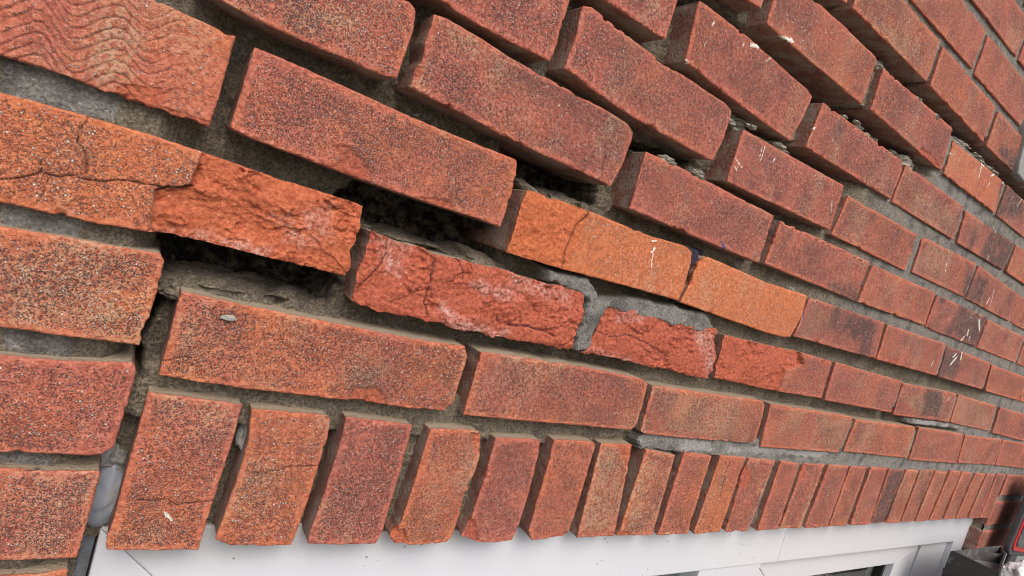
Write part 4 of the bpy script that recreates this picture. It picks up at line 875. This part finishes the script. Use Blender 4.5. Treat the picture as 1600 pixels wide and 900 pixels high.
for (u, v, w, ru, rv, rw) in ((40, -22, -20, 5, 15, 8), (258, -82, -17, 5, 14, 8), (560, 28, -10, 5, 10, 7), (180, 300, -20, 9, 5, 6), (395, 288, -22, 10, 6, 8), (640, 215, -14, 6, 4, 5)):
    lump('mortar_lump', u, v, w, ru, rv, rw, M_GREY, wall, u*.1, 3, .5)
# old bed mortar left lying on the bricks below the voids
for (u, v, w, ru, rv, rw) in ((0, 76, -56, 48, 13, 40), (50, 74, -54, 36, 14, 38), (76, 72, -36, 18, 10, 20), (-24, 77, -50, 18, 9, 34), (130, 146, -66, 40, 7, 30), (196, 146, -52, 32, 9, 32), (228, 216, -44, 26, 11, 28), (262, 217, -38, 28, 11, 24), (288, 216, -32, 20, 11, 20), (85, 150, -58, 16, 5, 22), (330, 290, -44, 22, 5, 20), (365, 290, -40, 20, 5, 18)):
    lump('bed_mortar', u, v-2, w, ru, rv, rw, M_BED, wall, u*.13+3, 5, .45)
lump('mortar_dab', 5.5, 66.5, .4, 4.6, 2.1, 1.3, M_DAB, wall, 4.0, 3, .3)
for (u, v, s_) in ((1007, 566, 2), (1004, 541, 3)): pass
# strip of grey render on the brick face at the far right
rp = prism('render_patch', [(1137, 528), (1128, 545), (1124, 565), (1112, 600), (1108, 640), (1110, 700), (1180, 700), (1182, 526)], -6, 7, M_GREY, wall, 2.5)

# ------------------------------------------------------------------ window
win = empty('window', P(820, -990, -60), 'white plastic window frame with casement below the brick-on-edge lintel', 'window')
def head_material():
    m, t, bs = mat('white_upvc_head'); g = NT(t); v = coords(g, False)
    c = g.mix(g.noise(v, 5, 3, .5), (.56, .575, .62), (.62, .635, .67))
    vo = g.vor(v, 170); sep = g.n('ShaderNodeSeparateColor'); g.set(sep.inputs[0], vo.outputs['Color'])
    patch = g.ramp(g.noise(v, 9, 3, .6), .50, .66)
    dot = g.math('MULTIPLY', g.math('LESS_THAN', vo.outputs['Distance'], g.math('MULTIPLY', sep.outputs[1], .22)), g.math('GREATER_THAN', g.math('ADD', sep.outputs[0], g.math('MULTIPLY', patch, .3)), 1.06))
    c = g.mix(g.math('MULTIPLY', dot, .8), c, (.10, .085, .07))
    c = g.mix(g.math('MULTIPLY', g.ramp(g.noise(v, 30, 5, .7), .58, .74), .28), c, (.45, .43, .40))
    sx = g.n('ShaderNodeSeparateXYZ'); g.set(sx.inputs[0], v)
    under = g.math('MULTIPLY', g.ramp(g.math('ADD', sx.outputs[2], g.math('MULTIPLY', g.noise(v, 22, 4, .7), .03)), .022, .048), .38)
    c = g.mix(under, c, (.30, .27, .24))      # brick dust and grime lying under the bricks
    t.links.new(c, bs.inputs['Base Color']); bs.inputs['Roughness'].default_value = .30
    return m
M_HEAD = head_material()
M_BLACK = plain('black_gasket', (.012, .012, .013), .5, .2, 50, .4)
M_TRIM = plain('grey_plastic_trim', (.17, .19, .22), .6, .15, 30, .4, 0, 0, ((.07, .065, .06), 30, .52, .6))
M_SEAL = plain('grey_sealant', (.27, .30, .35), .42, .12, 45, .45, 0, 0, ((.30, .285, .26), 25, .55, .6))
UL, UR, VT, VB, FW = -35, 1677, -100, -990, 72
prism('frame_head', [(UL, VT), (855.0, VT), (862.6, VT-87), (UL+87, VT-87)], -85, -25, M_HEAD, win, 1.6)
prism('frame_head', [(855.6, VT), (UR, VT), (UR-87, VT-87), (863.2, VT-87)], -85, -25, M_HEAD, win, 1.6)
prism('frame_jamb', [(UL, VT-.4), (UL+86.6, VT-87.3), (UL+86, VB+FW), (UL, VB)], -85, -25.6, M_UPVC, win, 1.6)
prism('frame_jamb', [(UR, VT-1), (UR, VB), (UR-86, VB+FW), (UR-86, VT-87.8)], -85, -25.6, M_UPVC, win, 1.6)
prism('frame_sill', [(UL, VB-1), (UR, VB-1), (UR-87, VB+FW), (UL+87, VB+FW)], -85, -24, M_UPVC, win, 1.6)
HB = VT-87.6
boxp('mullion', 672, 822, VB+FW, HB, -84, -27, M_UPVC, win, 1.6)
boxp('mullion', 1449, UR-86.6, VB+FW, HB, -84, -36, M_UPVC, win, 1.6)
boxp('gasket', 1439, 1448.4, VB+FW, HB, -84, -52, M_BLACK, win, 0)
sash = prism('sash', [(824, HB-4), (1438.5, HB-4), (1346, HB-44), (882, HB-44)], -82, -37, M_UPVC, win, 1.4)
def sash_piece(poly): return prism('sash_rail', poly, -82, -37.3, M_UPVC, win, 1.4)
sash_piece([(1438.5, HB-4.6), (1438.5, VB+FW+4), (1346, VB+FW+70), (1346, HB-44.6)])
sash_piece([(824, HB-4.6), (882, HB-44.6), (882, VB+FW+70), (824, VB+FW+4)])
sash_piece([(824.5, VB+FW+3.4), (1438, VB+FW+3.4), (1345.6, VB+FW+69), (882.4, VB+FW+69)])
boxp('bead', 1336, 1345.4, VB+FW+70, HB-45, -70, -50, M_BLACK, win, 0)
def glass_material():
    m, t, bs = mat('window_glass'); bs.inputs['Base Color'].default_value = (.9, .94, .93, 1); bs.inputs['Roughness'].default_value = .02
    bs.inputs['Transmission Weight'].default_value = 1.0; bs.inputs['IOR'].default_value = 1.48
    return m
M_GLASS = glass_material()
boxp('glass_pane', 40, 680, VB+60, HB+6, -58, -54, M_GLASS, win, 0)
boxp('glass_pane', 878, 1350, VB+120, HB-40, -62, -58, M_GLASS, win, 0)
boxp('trim_strip', -51, -36, -1000, -107, -75, -34, M_TRIM, win, 1.0)
lump('sealant', -37, -77, -36, 16, 27, 15, M_SEAL, win, 2.0, 5, .14).data.polygons.foreach_set('use_smooth', np.ones(20480, bool))
lump('sealant', -36, -50, -34, 14, 12, 12, M_GREY, win, 6.0, 5, .4)
# the room behind the glass
M_ROOM = plain('room_plaster', (.42, .41, .39), .9, .06, 4, .2)
def room():
    x0, x1, y0, y1, z0, z1 = -.5, 2.1, .24, 2.8, -2.0, .1
    vs = [(x0, y0, z0), (x1, y0, z0), (x1, y1, z0), (x0, y1, z0), (x0, y0, z1), (x1, y0, z1), (x1, y1, z1), (x0, y1, z1)]
    fs = [(0, 1, 2, 3), (7, 6, 5, 4), (3, 2, 6, 7), (0, 3, 7, 4), (2, 1, 5, 6)]
    me = bpy.data.meshes.new('interior_room'); me.from_pydata(vs, [], fs); me.materials.append(M_ROOM)
    o = link('interior_room', me); o['kind'] = 'structure'
room()
blind = empty('window_blind', P(1150, -950, -150), 'pale vertical slat blind behind the casement glass', 'blind')
M_SLAT = plain('blind_fabric', (.66, .63, .57), .85, .08, 30, .2)
boxp('rail', 860, 1420, -178, -168, -165, -135, M_SLAT, blind, 1)
for i in range(12):
    boxp('slat', 880+i*42, 912+i*42, -940, -180, -152, -150, M_SLAT, blind, 0)

# ------------------------------------------------------------------ tools on the board at the right
M_BPLAST = plain('black_dusty_plastic', (.022, .022, .024), .48, .3, 40, .45, .0006, 0, ((.20, .19, .18), 30, .60, .5))
M_DUST = plain('cement_dust', (.20, .19, .18), .95, .35, 60, .2, .002, 0, ((.30, .29, .27), 35, .55, .6))
M_DUSTY = plain('dusty_black_plastic', (.085, .08, .078), .8, .5, 50, .3, .001, 0, ((.26, .25, .235), 30, .52, .7))
board = boxp('scaffold_board', 900, 2050, -330, -293, 25, 255, plain('rough_timber', (.30, .21, .12), .85, .3, 12, .3, .002), None, 2)
board['label'] = 'rough timber scaffold board under the black tool tray'; board['category'] = 'board'
tray = empty('tool_tray', P(1500, -292, 65), 'open black plastic tool tray with dusty inside by the window corner', 'tray')
def quad_prism(name, pts, v0, v1, material, parent, bevel=1.5):
    """prism with a plan outline (u, w) between heights v0 and v1"""
    import bmesh
    bm = bmesh.new(); cu = sum(p[0] for p in pts)/len(pts); cw = sum(p[1] for p in pts)/len(pts); base = P(cu, v0, cw)
    f = bm.faces.new([bm.verts.new(P(u, v0, w)-base) for u, w in pts]); r = bmesh.ops.extrude_face_region(bm, geom=[f])
    bmesh.ops.translate(bm, vec=P(0, v1-v0, 0), verts=[x for x in r['geom'] if isinstance(x, bmesh.types.BMVert)])
    bmesh.ops.recalc_face_normals(bm, faces=bm.faces)
    if bevel: bmesh.ops.bevel(bm, geom=bm.edges[:], offset=bevel/1000, segments=2, affect='EDGES')
    me = bpy.data.meshes.new(name); bm.to_mesh(me); bm.free(); me.materials.append(material)
    return link(name, me, parent, base-(parent.location if parent else Vector()))
A_, B_, D_, C_ = (1379, 31), (1660, 35), (1606, 60), (1394, 106)
quad_prism('side_panel', [A_, C_, (1400, 102.5), (1386, 35)], -292, -160, M_BPLAST, tray)
quad_prism('side_panel', [A_, (1386, 35.5), (1656, 39), B_], -292, -161, M_DUSTY, tray)
quad_prism('side_panel', [C_, D_, (1603, 56), (1400, 101)], -292, -161, M_BPLAST, tray)
quad_prism('side_panel', [B_, D_, (1600, 57), (1652, 37)], -292, -161.5, M_DUSTY, tray)
quad_prism('inner_tray', [(1384, 34), (1654, 38), (1601, 57), (1399, 102)], -215, -186, M_DUST, tray, 0)
quad_prism('divider', [(1520, 37.5), (1526, 37.5), (1600, 56), (1594, 57.5)], -186, -166, M_DUSTY, tray, .8)
quad_prism('moulded_rib', [(1376.5, 30), (1392, 108), (1396, 107), (1381, 30)], -206, -198, M_BPLAST, tray, .8)
dev = empty('tool_case', P(1766, -292, 42), 'black hand-held tool with a red rimmed dark screen at the right edge', 'tool')
def rounded(cu, cv, hw, hh, r, ang, n=6):
    pts = []
    for (sx, sy, a0) in ((1, 1, 0), (-1, 1, 90), (-1, -1, 180), (1, -1, 270)):
        for i in range(n+1):
            t_ = math.radians(a0+90*i/n); x, y = sx*(hw-r)+r*math.cos(t_), sy*(hh-r)+r*math.sin(t_)
            pts.append((cu+x*math.cos(ang)-y*math.sin(ang), cv+x*math.sin(ang)+y*math.cos(ang)))
    return pts
ang = math.radians(-6); CU, CV = 1786, -94
M_RED = plain('red_plastic', (.42, .012, .018), .4, .1, 40, .5)
M_CASE = plain('scuffed_black_rubber', (.05, .05, .052), .65, .4, 60, .4, .0008, 0, ((.22, .21, .20), 80, .58, .5))
M_SCREEN = plain('dark_screen', (.035, .037, .04), .25, .4, 60, .5, 0, 0, ((.16, .16, .16), 60, .5, .6))
prism('case', rounded(CU, CV, 76, 97, 22, ang), 30, 42, M_CASE, dev, 3)
prism('red_rim', rounded(CU, CV, 64, 85, 18, ang), 39, 44.5, M_RED, dev, 1.2)
prism('screen', rounded(CU, CV, 53, 74, 14, ang), 40, 46.5, M_SCREEN, dev, 1)
prism('handle', [(1745, -180), (1795, -183), (1797, -292), (1750, -292)], 31, 40, M_CASE, dev, 4)
bag = lump('paper_bag', 1690, -236, 82, 84, 62, 44, None, None, 5.0, 5, .22)
def bag_material():
    m, t, bs = mat('printed_white_bag'); g = NT(t); v = coords(g, False)
    c = g.mix(g.noise(v, 20, 3, .6), (.62, .61, .59), (.78, .77, .75))
    c = g.mix(g.math('MULTIPLY', g.ramp(g.noise(v, 60, 4, .7), .60, .66), .8), c, (.12, .12, .13))
    c = g.mix(g.math('MULTIPLY', g.ramp(g.noise(v, 45, 2, .5), .66, .70), .8), c, (.55, .10, .06))
    t.links.new(c, bs.inputs['Base Color']); bs.inputs['Roughness'].default_value = .5
    t.links.new(g.bump(g.noise(v, 50, 4, .6), .006), bs.inputs['Normal'])
    return m
bag.data.materials.clear(); bag.data.materials.append(bag_material())
bag['label'] = 'crumpled white printed bag beside the black tool tray'; bag['category'] = 'bag'

# ------------------------------------------------------------------ ground
gm = bpy.data.meshes.new('ground'); s_ = 120.0
gm.from_pydata([(-s_, -s_, -2.15), (s_, -s_, -2.15), (s_, s_, -2.15), (-s_, s_, -2.15)], [], [(0, 1, 2, 3)])
gm.materials.append(plain('concrete_paving', (.24, .23, .21), .95, .25, 3, .2))
go = link('ground', gm); go['kind'] = 'structure'
